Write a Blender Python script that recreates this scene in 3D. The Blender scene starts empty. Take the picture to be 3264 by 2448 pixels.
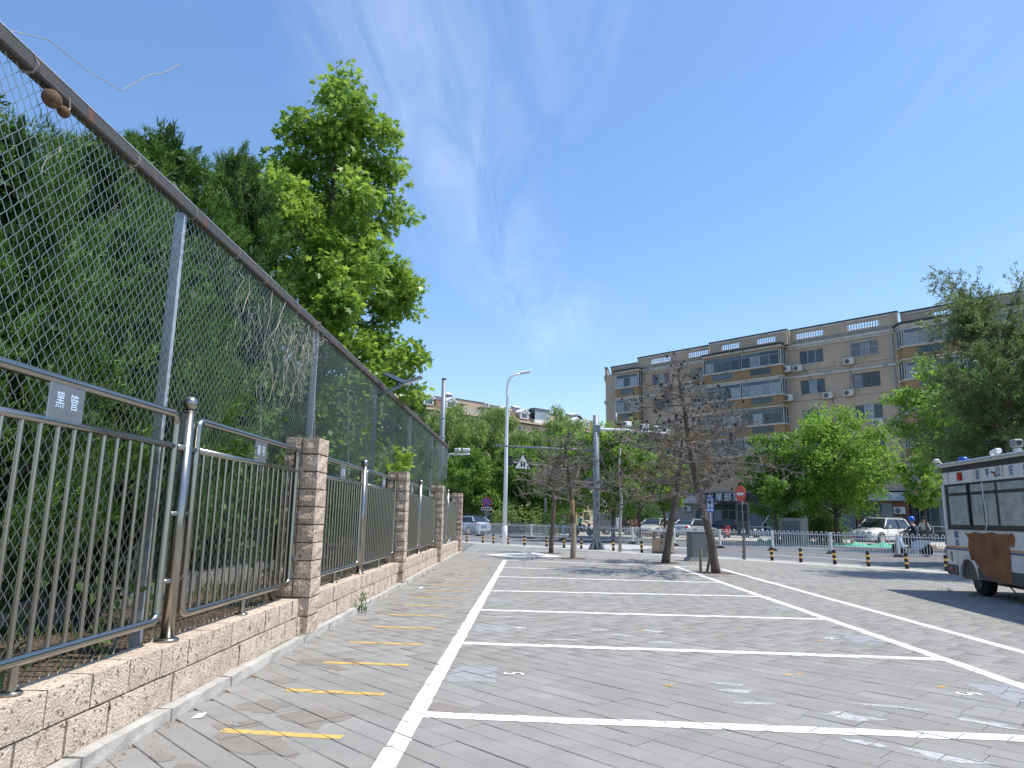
import bpy, math, random
import numpy as np
from math import sin, cos, pi, radians as R
random.seed(7); RNG = np.random.default_rng(7)
S = bpy.context.scene; COL = S.collection

# ------------------------------------------------------------------ camera
CAMH = 1.4; YAW = R(-1.684); PITCH = R(10.592); ROLL = R(0.9)
def _basis():
    f = np.array([sin(YAW)*cos(PITCH), cos(YAW)*cos(PITCH), sin(PITCH)])
    rt = np.array([cos(YAW), -sin(YAW), 0.]); up = np.cross(rt, f)
    return cos(ROLL)*rt+sin(ROLL)*up, -sin(ROLL)*rt+cos(ROLL)*up, f
_r, _u, _f = _basis()
from mathutils import Matrix, Vector
cam = bpy.data.objects.new('camera', bpy.data.cameras.new('camera')); COL.objects.link(cam)
cam.data.sensor_width = 36; cam.data.lens = 36*2262/3264
cam.data.clip_start = .05; cam.data.clip_end = 6000
cam.matrix_world = Matrix(((_r[0], _u[0], -_f[0], 0), (_r[1], _u[1], -_f[1], 0), (_r[2], _u[2], -_f[2], CAMH), (0, 0, 0, 1)))
S.camera = cam
# ------------------------------------------------------------------ sky, sun, exposure
SUN_EL = R(64); SUN_AZ = R(94)      # azimuth clockwise from +Y
sv = Vector((cos(SUN_EL)*sin(SUN_AZ), cos(SUN_EL)*cos(SUN_AZ), sin(SUN_EL)))
sun = bpy.data.objects.new('sun', bpy.data.lights.new('sun', 'SUN')); COL.objects.link(sun)
sun.data.energy = 4.3; sun.data.angle = R(.53); sun.data.color = (1, .955, .88)
sun.rotation_euler = sv.to_track_quat('Z', 'Y').to_euler()
W = bpy.data.worlds.new('World'); S.world = W; W.use_nodes = True
nt = W.node_tree; nt.nodes.clear()
def N(t, **k):
    n = nt.nodes.new(t)
    for a, b in k.items(): setattr(n, a, b)
    return n
sky = N('ShaderNodeTexSky', sky_type='NISHITA'); sky.sun_disc = False; sky.sun_elevation = SUN_EL; sky.sun_rotation = SUN_AZ
sky.altitude = 0; sky.air_density = 1.3; sky.dust_density = .7; sky.ozone_density = 6.0
tc = N('ShaderNodeTexCoord')
sep = N('ShaderNodeSeparateXYZ'); nt.links.new(tc.outputs['Generated'], sep.inputs[0])
# cirrus: project the view direction onto a flat layer high above, stretch the noise into streaks
mx = N('ShaderNodeMath', operation='MAXIMUM'); mx.inputs[1].default_value = .06; nt.links.new(sep.outputs[2], mx.inputs[0])
dv = N('ShaderNodeVectorMath', operation='DIVIDE'); nt.links.new(tc.outputs['Generated'], dv.inputs[0])
cb3 = N('ShaderNodeCombineXYZ')
for i in range(3): nt.links.new(mx.outputs[0], cb3.inputs[i])
nt.links.new(cb3.outputs[0], dv.inputs[1])
mp = N('ShaderNodeMapping'); mp.inputs['Location'].default_value = (4.629, -15.804, 0); mp.inputs['Rotation'].default_value = (0, 0, R(12.9)); mp.inputs['Scale'].default_value = (1.35, .34, 1)
nt.links.new(dv.outputs[0], mp.inputs[0])
n1 = N('ShaderNodeTexNoise'); n1.inputs['Scale'].default_value = .85; n1.inputs['Detail'].default_value = 3; n1.inputs['Roughness'].default_value = .5; nt.links.new(mp.outputs[0], n1.inputs['Vector'])
mp2 = N('ShaderNodeMapping'); mp2.inputs['Rotation'].default_value = (0, 0, R(-33)); mp2.inputs['Scale'].default_value = (3.6, .8, 1); nt.links.new(dv.outputs[0], mp2.inputs[0])
n2 = N('ShaderNodeTexNoise'); n2.inputs['Scale'].default_value = 1.6; n2.inputs['Detail'].default_value = 9; n2.inputs['Roughness'].default_value = .6; n2.inputs['Distortion'].default_value = .8; nt.links.new(mp2.outputs[0], n2.inputs['Vector'])
r1 = N('ShaderNodeMapRange'); r1.inputs['From Min'].default_value = .555; r1.inputs['From Max'].default_value = .86; nt.links.new(n1.outputs['Fac'], r1.inputs['Value'])
r2 = N('ShaderNodeMapRange'); r2.inputs['From Min'].default_value = .38; r2.inputs['From Max'].default_value = .72; nt.links.new(n2.outputs['Fac'], r2.inputs['Value'])
ml = N('ShaderNodeMath', operation='MULTIPLY'); nt.links.new(r1.outputs[0], ml.inputs[0]); nt.links.new(r2.outputs[0], ml.inputs[1])
m2 = N('ShaderNodeMath', operation='MULTIPLY'); m2.inputs[1].default_value = .34; m2.use_clamp = True; nt.links.new(ml.outputs[0], m2.inputs[0])
mixc = N('ShaderNodeMix', data_type='RGBA'); nt.links.new(m2.outputs[0], mixc.inputs['Factor'])
hsv = N('ShaderNodeHueSaturation'); hsv.inputs['Saturation'].default_value = 1.06; hsv.inputs['Hue'].default_value = .503; hsv.inputs['Value'].default_value = 1.1; nt.links.new(sky.outputs[0], hsv.inputs['Color']); nt.links.new(hsv.outputs[0], mixc.inputs['A']); mixc.inputs['B'].default_value = (8.2, 8.6, 9.2, 1)
bg = N('ShaderNodeBackground'); bg.inputs['Strength'].default_value = .15; nt.links.new(mixc.outputs['Result'], bg.inputs[0])
wo = N('ShaderNodeOutputWorld'); nt.links.new(bg.outputs[0], wo.inputs[0])
S.view_settings.view_transform = 'Standard'; S.view_settings.look = 'None'; S.view_settings.gamma = 1; S.view_settings.exposure = 0.32
S.render.resolution_x = 1024; S.render.resolution_y = 768
S.cycles.max_bounces = 5; S.cycles.transparent_max_bounces = 16; S.cycles.diffuse_bounces = 2; S.cycles.glossy_bounces = 2; S.cycles.transmission_bounces = 2

# ------------------------------------------------------------------ materials
MATS = {}
def mat(name, col, rough=.75, metal=0., var=.18, scale=6., bump=0., bscale=60., col2=None, island=0., spec=.5, pit=None, pitscale=60., emit=0., coat=0., pitw=.08):
    if name in MATS: return MATS[name]
    m = bpy.data.materials.new(name); m.use_nodes = True; t = m.node_tree; p = t.nodes['Principled BSDF']; L = t.links.new
    p.inputs['Roughness'].default_value = rough; p.inputs['Metallic'].default_value = metal; p.inputs['Specular IOR Level'].default_value = spec
    p.inputs['Coat Weight'].default_value = coat
    g = t.nodes.new('ShaderNodeNewGeometry'); n = t.nodes.new('ShaderNodeTexNoise'); n.inputs['Scale'].default_value = scale; n.inputs['Detail'].default_value = 5
    n.inputs['Roughness'].default_value = .62; L(g.outputs['Position'], n.inputs['Vector'])
    c2 = col2 or tuple(min(1, c*(1+var)) for c in col); c1 = col if col2 else tuple(c*(1-var) for c in col)
    rm = t.nodes.new('ShaderNodeMapRange'); rm.inputs['From Min'].default_value = .3; rm.inputs['From Max'].default_value = .7; L(n.outputs['Fac'], rm.inputs['Value'])
    mix = t.nodes.new('ShaderNodeMix'); mix.data_type = 'RGBA'; mix.inputs['A'].default_value = (*c1, 1); mix.inputs['B'].default_value = (*c2, 1); L(rm.outputs[0], mix.inputs['Factor'])
    out = mix.outputs['Result']
    if island:
        oi = t.nodes.new('ShaderNodeObjectInfo'); ad = t.nodes.new('ShaderNodeMath'); ad.operation = 'ADD'; L(g.outputs['Random Per Island'], ad.inputs[0]); L(oi.outputs['Random'], ad.inputs[1])
        fr = t.nodes.new('ShaderNodeMath'); fr.operation = 'FRACT'; L(ad.outputs[0], fr.inputs[0])
        mr = t.nodes.new('ShaderNodeMapRange'); mr.inputs['To Min'].default_value = 1-island; mr.inputs['To Max'].default_value = 1+island; L(fr.outputs[0], mr.inputs['Value'])
        hs = t.nodes.new('ShaderNodeHueSaturation'); L(mr.outputs[0], hs.inputs['Value']); L(out, hs.inputs['Color']); out = hs.outputs[0]
    if pit:
        n3 = t.nodes.new('ShaderNodeTexNoise'); n3.inputs['Scale'].default_value = pitscale; n3.inputs['Detail'].default_value = 3; L(g.outputs['Position'], n3.inputs['Vector'])
        m3 = t.nodes.new('ShaderNodeMapRange'); m3.inputs['From Min'].default_value = .58; m3.inputs['From Max'].default_value = .58+pitw; m3.inputs['From Min'].default_value = .58-(pitw if pitw > .1 else 0); L(n3.outputs['Fac'], m3.inputs['Value'])
        x3 = t.nodes.new('ShaderNodeMix'); x3.data_type = 'RGBA'; L(m3.outputs[0], x3.inputs['Factor']); L(out, x3.inputs['A']); x3.inputs['B'].default_value = (*pit, 1); out = x3.outputs['Result']
    L(out, p.inputs['Base Color'])
    if emit: L(out, p.inputs['Emission Color']); p.inputs['Emission Strength'].default_value = emit
    if bump:
        nb = t.nodes.new('ShaderNodeTexNoise'); nb.inputs['Scale'].default_value = bscale; nb.inputs['Detail'].default_value = 6; L(g.outputs['Position'], nb.inputs['Vector'])
        b = t.nodes.new('ShaderNodeBump'); b.inputs['Strength'].default_value = min(1, bump); b.inputs['Distance'].default_value = .02; L(nb.outputs['Fac'], b.inputs['Height']); L(b.outputs[0], p.inputs['Normal'])
    MATS[name] = m; return m
def leafmat(name, col, col2, trans=.35, rough=.5, patch=.5, lo=.35):
    m = bpy.data.materials.new(name); m.use_nodes = True; t = m.node_tree; L = t.links.new; p = t.nodes['Principled BSDF']; o = t.nodes['Material Output']
    p.inputs['Roughness'].default_value = rough; p.inputs['Specular IOR Level'].default_value = .35
    g = t.nodes.new('ShaderNodeNewGeometry'); n = t.nodes.new('ShaderNodeTexNoise'); n.inputs['Scale'].default_value = patch; L(g.outputs['Position'], n.inputs['Vector'])
    ad = t.nodes.new('ShaderNodeMath'); ad.operation = 'MULTIPLY_ADD'; L(g.outputs['Random Per Island'], ad.inputs[0]); ad.inputs[1].default_value = .7; L(n.outputs['Fac'], ad.inputs[2])
    mr = t.nodes.new('ShaderNodeMapRange'); mr.inputs['From Min'].default_value = lo; mr.inputs['From Max'].default_value = 1.3; L(ad.outputs[0], mr.inputs['Value'])
    mix = t.nodes.new('ShaderNodeMix'); mix.data_type = 'RGBA'; mix.inputs['A'].default_value = (*col, 1); mix.inputs['B'].default_value = (*col2, 1); L(mr.outputs[0], mix.inputs['Factor'])
    L(mix.outputs['Result'], p.inputs['Base Color'])
    tr = t.nodes.new('ShaderNodeBsdfTranslucent'); hs = t.nodes.new('ShaderNodeHueSaturation'); hs.inputs['Hue'].default_value = .485; hs.inputs['Value'].default_value = 1.5; L(mix.outputs['Result'], hs.inputs['Color']); L(hs.outputs[0], tr.inputs[0])
    ms = t.nodes.new('ShaderNodeMixShader'); ms.inputs[0].default_value = trans; L(p.outputs[0], ms.inputs[1]); L(tr.outputs[0], ms.inputs[2]); L(ms.outputs[0], o.inputs[0])
    MATS[name] = m; return m

# ------------------------------------------------------------------ mesh helpers
class MB:
    def __init__(s): s.v = []; s.f = []
    def add(s, v, f):
        o = len(s.v); s.v += [tuple(p) for p in v]; s.f += [tuple(i+o for i in q) for q in f]; return s
    def box(s, x0, x1, y0, y1, z0, z1):
        return s.add([(x0, y0, z0), (x1, y0, z0), (x1, y1, z0), (x0, y1, z0), (x0, y0, z1), (x1, y0, z1), (x1, y1, z1), (x0, y1, z1)],
                     [(0, 3, 2, 1), (4, 5, 6, 7), (0, 1, 5, 4), (1, 2, 6, 5), (2, 3, 7, 6), (3, 0, 4, 7)])
    def cbox(s, x0, x1, y0, y1, z0, z1, c=.01):
        # box whose edges are all chamfered
        m = [((x0+x1)/2, (x1-x0)/2), ((y0+y1)/2, (y1-y0)/2), ((z0+z1)/2, (z1-z0)/2)]
        V = {}; v = []
        for a in (-1, 1):
            for b in (-1, 1):
                for d in (-1, 1):
                    sg = (a, b, d)
                    for ax in range(3):
                        p = [m[i][0]+sg[i]*(m[i][1]-(0 if i == ax else c)) for i in range(3)]
                        V[(sg, ax)] = len(v); v.append(tuple(p))
        f = []
        for ax in range(3):
            o = [i for i in range(3) if i != ax]
            for q in (-1, 1):
                ring = []
                for a, b in ((-1, -1), (1, -1), (1, 1), (-1, 1)):
                    sg = [0]*3; sg[ax] = q; sg[o[0]] = a; sg[o[1]] = b; ring.append(V[(tuple(sg), ax)])
                f.append(ring)
        for ax in range(3):
            o = [i for i in range(3) if i != ax]
            for a in (-1, 1):
                for b in (-1, 1):
                    s0 = [0]*3; s0[o[0]] = a; s0[o[1]] = b; s1 = list(s0); s0[ax] = -1; s1[ax] = 1; s0 = tuple(s0); s1 = tuple(s1)
                    f.append([V[(s0, o[0])], V[(s1, o[0])], V[(s1, o[1])], V[(s0, o[1])]])
        for a in (-1, 1):
            for b in (-1, 1):
                for d in (-1, 1): f.append([V[((a, b, d), 0)], V[((a, b, d), 1)], V[((a, b, d), 2)]])
        return s.add(v, f)
    def tube(s, pts, r, n=6, cap=True):
        pts = [np.array(p, float) for p in pts]; k = len(pts); rr = r if hasattr(r, '__len__') else [r]*k
        v = []; f = []; prev = None
        for i, p in enumerate(pts):
            d = pts[min(i+1, k-1)]-pts[max(i-1, 0)]; d = d/(np.linalg.norm(d)+1e-9)
            if prev is None:
                a = np.array([0, 0, 1.]) if abs(d[2]) < .9 else np.array([1., 0, 0]); x = np.cross(a, d)
            else: x = prev-d*(prev@d)
            x = x/(np.linalg.norm(x)+1e-9); prev = x; y = np.cross(d, x)
            for j in range(n):
                t = 2*pi*j/n; v.append(tuple(p+rr[i]*(x*cos(t)+y*sin(t))))
        for i in range(k-1):
            for j in range(n): f.append((i*n+j, i*n+(j+1) % n, (i+1)*n+(j+1) % n, (i+1)*n+j))
        if cap: f.append(tuple(range(n-1, -1, -1))); f.append(tuple((k-1)*n+j for j in range(n)))
        return s.add(v, f)
    def lathe(s, prof, n=12, o=(0, 0, 0), axis='z'):
        v = []; f = []
        for r, z in prof:
            for j in range(n):
                t = 2*pi*j/n; a, b = r*cos(t), r*sin(t)
                v.append((o[0]+a, o[1]+b, o[2]+z) if axis == 'z' else ((o[0]+a, o[1]+z, o[2]+b) if axis == 'y' else (o[0]+z, o[1]+a, o[2]+b)))
        k = len(prof)
        for i in range(k-1):
            for j in range(n): f.append((i*n+j, i*n+(j+1) % n, (i+1)*n+(j+1) % n, (i+1)*n+j))
        f.append(tuple(range(n-1, -1, -1))); f.append(tuple((k-1)*n+j for j in range(n)))
        return s.add(v, f)
    def prism(s, poly, z0, z1, ax='z'):
        n = len(poly)
        mk = {'z': lambda a, b, c: (a, b, c), 'y': lambda a, b, c: (a, c, b), 'x': lambda a, b, c: (c, a, b)}[ax]
        v = [mk(a, b, z0) for a, b in poly]+[mk(a, b, z1) for a, b in poly]
        f = [tuple(range(n-1, -1, -1)), tuple(range(n, 2*n))]+[(i, (i+1) % n, n+(i+1) % n, n+i) for i in range(n)]
        return s.add(v, f)
    def quad(s, *p): return s.add(p, [tuple(range(len(p)))])
    def sphere(s, c, r, n=8, m=5, sc=(1, 1, 1)):
        pr = [(r*sin(pi*i/m)+1e-4, -r*cos(pi*i/m)) for i in range(m+1)]
        q = MB().lathe(pr, n); return s.add([(c[0]+x*sc[0], c[1]+y*sc[1], c[2]+z*sc[2]) for x, y, z in q.v], q.f)
    def mesh(s, name, smooth=False):
        me = bpy.data.meshes.new(name); me.from_pydata(s.v, [], s.f); me.update()
        if smooth: me.polygons.foreach_set('use_smooth', [True]*len(me.polygons))
        return me
    def fix(s, me):
        import bmesh
        b = bmesh.new(); b.from_mesh(me); bmesh.ops.recalc_face_normals(b, faces=b.faces); b.to_mesh(me); b.free(); return me
    def build(s, name, m, parent=None, smooth=False, loc=(0, 0, 0), rot=(0, 0, 0), fix=True):
        me = s.mesh(name, smooth)
        if fix: s.fix(me)
        return link(name, me, m, parent, loc, rot)
def link(name, me, m=None, parent=None, loc=(0, 0, 0), rot=(0, 0, 0), sc=None):
    o = bpy.data.objects.new(name, me); COL.objects.link(o)
    if m is not None and not me.materials: me.materials.append(MATS[m] if isinstance(m, str) else m)
    o.location = loc; o.rotation_euler = rot
    if sc is not None: o.scale = sc if hasattr(sc, '__len__') else (sc,)*3
    if parent is not None: o.parent = parent
    return o
def tag(o, label=None, cat=None, group=None, kind=None):
    for k, v in (('label', label), ('category', cat), ('group', group), ('kind', kind)):
        if v: o[k] = v
    return o
def thing(name, label, cat, loc=(0, 0, 0), rz=0., group=None):
    o = bpy.data.objects.new(name, None); COL.objects.link(o); o.location = loc; o.rotation_euler = (0, 0, rz); o.empty_display_size = .2
    return tag(o, label, cat, group)
def struct(o): o['kind'] = 'structure'; return o
def copytree(o, parent=None):
    c = o.copy(); COL.objects.link(c); c.parent = parent
    for ch in [x for x in bpy.data.objects if x.parent == o]: copytree(ch, c)
    return c
def nmesh(name, V, F4=None, F3=None, smooth=False, Fn=None):
    """fast mesh from numpy arrays; Fn: (M,k) polygon index array"""
    me = bpy.data.meshes.new(name); V = np.asarray(V, np.float32); me.vertices.add(len(V)); me.vertices.foreach_set('co', V.ravel())
    F = np.asarray(Fn if Fn is not None else (F4 if F4 is not None else F3), np.int32); k = F.shape[1]
    me.loops.add(F.size); me.loops.foreach_set('vertex_index', F.ravel()); me.polygons.add(len(F))
    me.polygons.foreach_set('loop_start', np.arange(0, F.size, k, dtype=np.int32)); me.polygons.foreach_set('loop_total', np.full(len(F), k, np.int32))
    if smooth: me.polygons.foreach_set('use_smooth', np.ones(len(F), bool))
    me.update(calc_edges=True); return me
FONT = None
def text_mesh(txt, size, depth=.004, align='CENTER', bold=.0):
    cu = bpy.data.curves.new('lettering', 'FONT'); cu.body = txt; cu.size = size; cu.extrude = depth; cu.align_x = align; cu.align_y = 'CENTER'; cu.resolution_u = 3; cu.offset = size*bold
    o = bpy.data.objects.new('tmp', cu); COL.objects.link(o); dg = bpy.context.evaluated_depsgraph_get(); dg.update()
    me = bpy.data.meshes.new_from_object(o.evaluated_get(dg)); bpy.data.objects.remove(o); bpy.data.curves.remove(cu); me.materials.clear(); return me
def text(name, txt, size, m, parent, loc, rot, depth=.004, sx=1., bold=0.):
    o = link(name, text_mesh(txt, size, depth, bold=bold), m, parent, loc, rot); o.scale = (sx, 1, 1); return o
ORD = ['first', 'second', 'third', 'fourth', 'fifth', 'sixth', 'seventh', 'eighth', 'ninth', 'tenth', 'eleventh', 'twelfth', 'thirteenth', 'fourteenth', 'fifteenth', 'sixteenth', 'seventeenth', 'eighteenth', 'nineteenth', 'twentieth']
# street frame: u along the road to the right, v across it, away from the camera
SA = R(-48); EU = np.array([cos(SA), sin(SA)]); EV = np.array([-sin(SA), cos(SA)])
def uv(u, v, z=0.): p = EU*u+EV*v; return (p[0], p[1], z)
def touv(x, y): return x*EU[0]+y*EU[1], x*EV[0]+y*EV[1]
RZ = -.1      # road level

M = mat
M('paver', (.288, .276, .253), .88, var=.13, scale=2.6, bump=.4, bscale=200, island=.075, pit=(.256, .24, .212), pitscale=.9, pitw=.2)
M('mortar', (.2, .15, .11), .95, var=.3, scale=20)
M('joint', (.20, .19, .165), .95, var=.3, scale=1.6, pit=(.05, .047, .043), pitscale=1.1)
M('ground', (.17, .16, .14), .95, var=.2, scale=.6)
M('white_paint', (.80, .80, .77), .75, var=.08, scale=5, pit=(.52, .51, .48), pitscale=11)
M('white_thin', (.42, .415, .40), .85, var=.16, scale=14, pit=(.25, .24, .215), pitscale=18)
M('grey_patch', (.31, .315, .32), .85, var=.08, scale=9, pit=(.25, .24, .225), pitscale=12, pitw=.15)
M('yellow_paint', (.60, .40, .11), .75, var=.12, scale=10, pit=(.32, .27, .18), pitscale=17)
M('yellow_faint', (.40, .33, .2), .8, var=.12, scale=10, pit=(.27, .27, .26), pitscale=12)
M('orange_dot', (.62, .36, .08), .7, var=.15)
M('rust_stain', (.232, .205, .175), .85, var=.1, scale=5)
M('kerb', (.42, .40, .36), .85, var=.2, scale=5, bump=.3, bscale=90, pit=(.36, .35, .32), pitscale=9)
M('kerb_pale', (.46, .43, .36), .9, var=.12, scale=4)
M('block', (.63, .51, .40), .92, var=.17, scale=7, bump=1.0, bscale=75, island=.07, pit=(.17, .115, .075), pitscale=34)
M('block_rough', (.52, .41, .315), .92, var=.2, scale=9, bump=1.0, bscale=34, island=.07, pit=(.2, .14, .095), pitscale=34)
M('steel', (.36, .34, .30), .26, metal=1, var=.06, scale=3)
M('plate', (.38, .39, .40), .42, metal=.85, var=.05)
M('plate_ink', (.55, .68, .85), .5, var=.03)
M('galv', (.45, .49, .52), .5, metal=.5, var=.18, scale=10, pit=(.62, .64, .64), pitscale=12)
M('galv_rust', (.085, .075, .068), .6, metal=.2, var=.22, scale=14, pit=(.17, .075, .035), pitscale=6)
M('wire', (.30, .34, .31), .38, metal=.75, var=.1, scale=30)
M('bark', (.115, .085, .065), .95, var=.35, scale=14, bump=1, bscale=30)
M('dead_bark', (.13, .10, .078), .95, var=.3, scale=18, bump=1, bscale=45)
M('dead_twig', (.20, .172, .148), .9, var=.25, scale=20)
M('peeled', (.36, .22, .12), .85, var=.25, scale=9, bump=.6, bscale=40)
M('peeled_pale', (.37, .30, .22), .85, var=.22, scale=9, bump=.6, bscale=40)
M('cone', (.035, .028, .024), .9, var=.2)
M('soil', (.12, .08, .052), .95, var=.35, scale=9, bump=1, bscale=40, pit=(.30, .2, .12), pitscale=20)
M('asphalt', (.155, .155, .158), .9, var=.16, scale=2.2, bump=.4, bscale=150)
M('pave_far', (.42, .39, .34), .9, var=.14, scale=.8)
M('lamp_white', (.78, .79, .8), .4, var=.04)
M('pole_grey', (.22, .25, .28), .5, metal=.25, var=.12, scale=7)
M('rail_white', (.68, .68, .67), .5, var=.07, scale=8)
M('black_rubber', (.018, .018, .018), .7, var=.2)
M('bollard_yellow', (.74, .43, .12), .55, var=.08)
M('wall_tan', (.445, .345, .262), .9, var=.08, scale=.9, bump=.15, bscale=30)
M('wall_ochre', (.30, .195, .10), .88, var=.1, scale=1.5)
M('trim_white', (.49, .455, .41), .85, var=.16, scale=2.5, pit=(.3, .28, .26), pitscale=1.6)
M('stain_band', (.3, .26, .22), .9, var=.2, scale=2)
M('coping', (.035, .037, .042), .7, var=.2)
M('baluster', (.62, .62, .61), .7, var=.06)
M('frame_white', (.5, .5, .49), .6, var=.06)
M('frame_grey', (.24, .25, .25), .5, var=.08)
M('pane', (.055, .075, .085), .07, var=.35, scale=.8, island=.5, spec=.6)
M('pane_curtain', (.22, .26, .28), .15, var=.25, scale=2.5, island=.25, spec=.6)
M('grille', (.12, .12, .12), .5, metal=.4, var=.1)
M('ac_white', (.55, .54, .5), .5, var=.06)
M('dark', (.02, .02, .022), .6, var=.2)
M('pipe', (.42, .38, .33), .7, var=.08)
M('roof_dark', (.075, .077, .083), .85, var=.15, scale=1)
M('roof_tile', (.23, .135, .10), .9, var=.16, scale=2.0)
M('wall_pale', (.46, .355, .26), .9, var=.07, scale=.8)
M('white_wall', (.72, .71, .69), .7, var=.05)
M('tank_white', (.75, .75, .75), .4, var=.03)
M('tank_red', (.35, .06, .05), .4, var=.05)
M('solar_blue', (.03, .04, .06), .25, var=.1)
M('shop_blue', (.06, .16, .24), .6, var=.1)
M('shop_grey', (.30, .34, .38), .5, var=.04)
M('shop_white', (.48, .45, .50), .6, var=.05)
M('shop_black', (.02, .021, .023), .5, var=.1)
M('letter_white', (.72, .76, .82), .5, var=.02)
M('letter_pale', (.28, .38, .45), .5, var=.02)
M('wood_red', (.17, .075, .04), .7, var=.2, scale=6)
M('sign_red', (.55, .05, .035), .45, var=.05)
M('sign_blue', (.03, .1, .42), .45, var=.05)
M('sign_back', (.2, .195, .2), .6, var=.08)
M('bin_steel', (.36, .31, .25), .5, metal=.4, var=.14, scale=12)
M('bin_side', (.42, .29, .19), .6, var=.12)
M('box_grey', (.135, .15, .16), .6, var=.07)
M('concrete', (.34, .32, .29), .9, var=.15, scale=6)
M('garden_stone', (.24, .22, .19), .9, var=.2, scale=5)
M('stake', (.30, .25, .18), .85, var=.2, scale=14)
M('car_white', (.8, .8, .8), .22, var=.01, coat=.6)
M('car_silver', (.5, .52, .54), .28, metal=.5, var=.02, coat=.5)
M('car_beige', (.48, .46, .41), .3, metal=.2, var=.03, coat=.4)
M('car_blue', (.42, .52, .66), .28, metal=.2, var=.02, coat=.5)
M('car_black', (.012, .012, .014), .2, var=.05, coat=.6)
M('glass', (.025, .035, .04), .05, var=.2, spec=.7)
M('tyre', (.014, .014, .014), .85, var=.2)
M('rim', (.5, .5, .5), .3, metal=.8, var=.05)
M('lamp_glass', (.6, .62, .64), .1, var=.05, spec=.7)
M('tail_red', (.4, .015, .015), .25, var=.05)
M('plate_blue', (.015, .07, .38), .5, var=.05)
M('bus_white', (.62, .62, .6), .5, var=.05, scale=3, pit=(.5, .47, .43), pitscale=2.2)
M('bus_skirt', (.07, .075, .075), .7, var=.15, scale=5)
M('bus_black', (.012, .012, .013), .45, var=.1)
M('rust', (.34, .14, .045), .85, var=.4, scale=2.4, bump=.4, bscale=50, col2=(.12, .047, .024))
M('curtain_glass', (.30, .34, .33), .12, var=.3, scale=4, spec=.6)
M('ink_blue', (.03, .09, .25), .6, var=.05)
M('stripe_orange', (.55, .30, .08), .6, var=.05)
M('beacon_blue', (.02, .07, .42), .25, var=.05)
M('skin', (.42, .26, .19), .6, var=.05)
M('cloth_navy', (.02, .025, .05), .85, var=.2)
M('cloth_mint', (.30, .50, .45), .85, var=.1)
M('cloth_white', (.5, .55, .46), .85, var=.35, scale=14)
M('helmet_blue', (.02, .12, .55), .3, var=.05)
M('hair', (.012, .01, .009), .7, var=.1)
M('net_green', (.10, .42, .28), .8, var=.25, scale=6)
M('litter', (.42, .22, .08), .9, var=.5, scale=90)
M('nest', (.12, .07, .04), .95, var=.5, scale=40)
M('dry_vine', (.37, .335, .285), .9, var=.25, scale=20)
M('paper', (.78, .78, .8), .8, var=.05)
leafmat('leaf_gum', (.085, .185, .024), (.27, .42, .065), .47, .38)
leafmat('leaf_jun', (.03, .088, .014), (.17, .31, .045), .15, .6, 1.6, .5)
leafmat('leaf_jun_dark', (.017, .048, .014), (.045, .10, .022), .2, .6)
leafmat('leaf_loc', (.09, .205, .025), (.23, .39, .06), .48)
leafmat('leaf_loc_dark', (.07, .165, .025), (.17, .31, .05), .42)
leafmat('leaf_willow', (.15, .25, .06), (.30, .42, .13), .42)
leafmat('leaf_tam', (.075, .12, .042), (.18, .245, .09), .38)
leafmat('leaf_shrub', (.035, .10, .02), (.10, .20, .04), .35)
leafmat('leaf_vine', (.07, .16, .03), (.18, .30, .07), .4)
leafmat('needle_brown', (.13, .105, .035), (.25, .20, .075), .25)
leafmat('grass', (.05, .10, .02), (.17, .21, .06), .3)
leafmat('flower', (.10, .12, .05), (.55, .30, .30), .3)
# ================================================================== SETTING
def proj(P):
    d = np.array(P, float)-np.array([0, 0, CAMH]); z = d@_f
    return (1632+2262*(d@_r)/z, 1224-2262*(d@_u)/z, z)
tag(MB().quad((-900, -300, -.22), (900, -300, -.22), (900, 1500, -.22), (-900, 1500, -.22)).build('ground', 'ground'), kind='structure')
FA = R(.6); FOX = -2.37          # fence line: local x towards the plaza, local y along the fence
def fl(x, y, z=0.): return (FOX+x*cos(FA)-y*sin(FA), x*sin(FA)+y*cos(FA), z)
plaza = struct(MB().prism([fl(-.02, -8)[:2], (30, -8), uv(10, 24.0)[:2], uv(-42, 24.0)[:2], fl(-7.5, 28.1)[:2], fl(-.02, 28.1)[:2]], -.15, -.012).build('plaza_paving', 'joint'))
# ---- pavers: rows run at 45 degrees to the fence, half bond
AX = np.array([cos(-pi/4), sin(-pi/4)]); BX = np.array([cos(pi/4), sin(pi/4)])
RW = .193; LN = .386; G = .0026
rec = []
rr = random.Random(3)
for j in range(-20, 260):
    b0 = j*RW; off = (j % 2)*LN/2+rr.uniform(-.035, .035); a = -40+off
    while a < 28:
        L = LN
        if rr.random() < .06: L = LN/2
        ca, cbb = a+L/2, b0+RW/2; x = AX[0]*ca+BX[0]*cbb; y = AX[1]*ca+BX[1]*cbb
        a += L
        if y < 1.2 or y > 42 or x > 17: continue
        if x < FOX-.0105*y-.12 or touv(x, y)[1] > 23.2: continue
        px, py, z = proj((x, y, 0))
        if z < .3 or px < -700 or px > 3264+700 or py > 2448+900: continue
        rec.append((ca-L/2+G, ca+L/2-G, b0+G, b0+RW-G, rr.uniform(-.0022, .0022), px, py, z, L))
REC = np.array(rec)
vis = [i for i, r in enumerate(rec) if -60 < r[5] < 3324 and r[6] < 2500]
vis.sort(key=lambda i: rec[i][7]); near = set(vis[:300])
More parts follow.
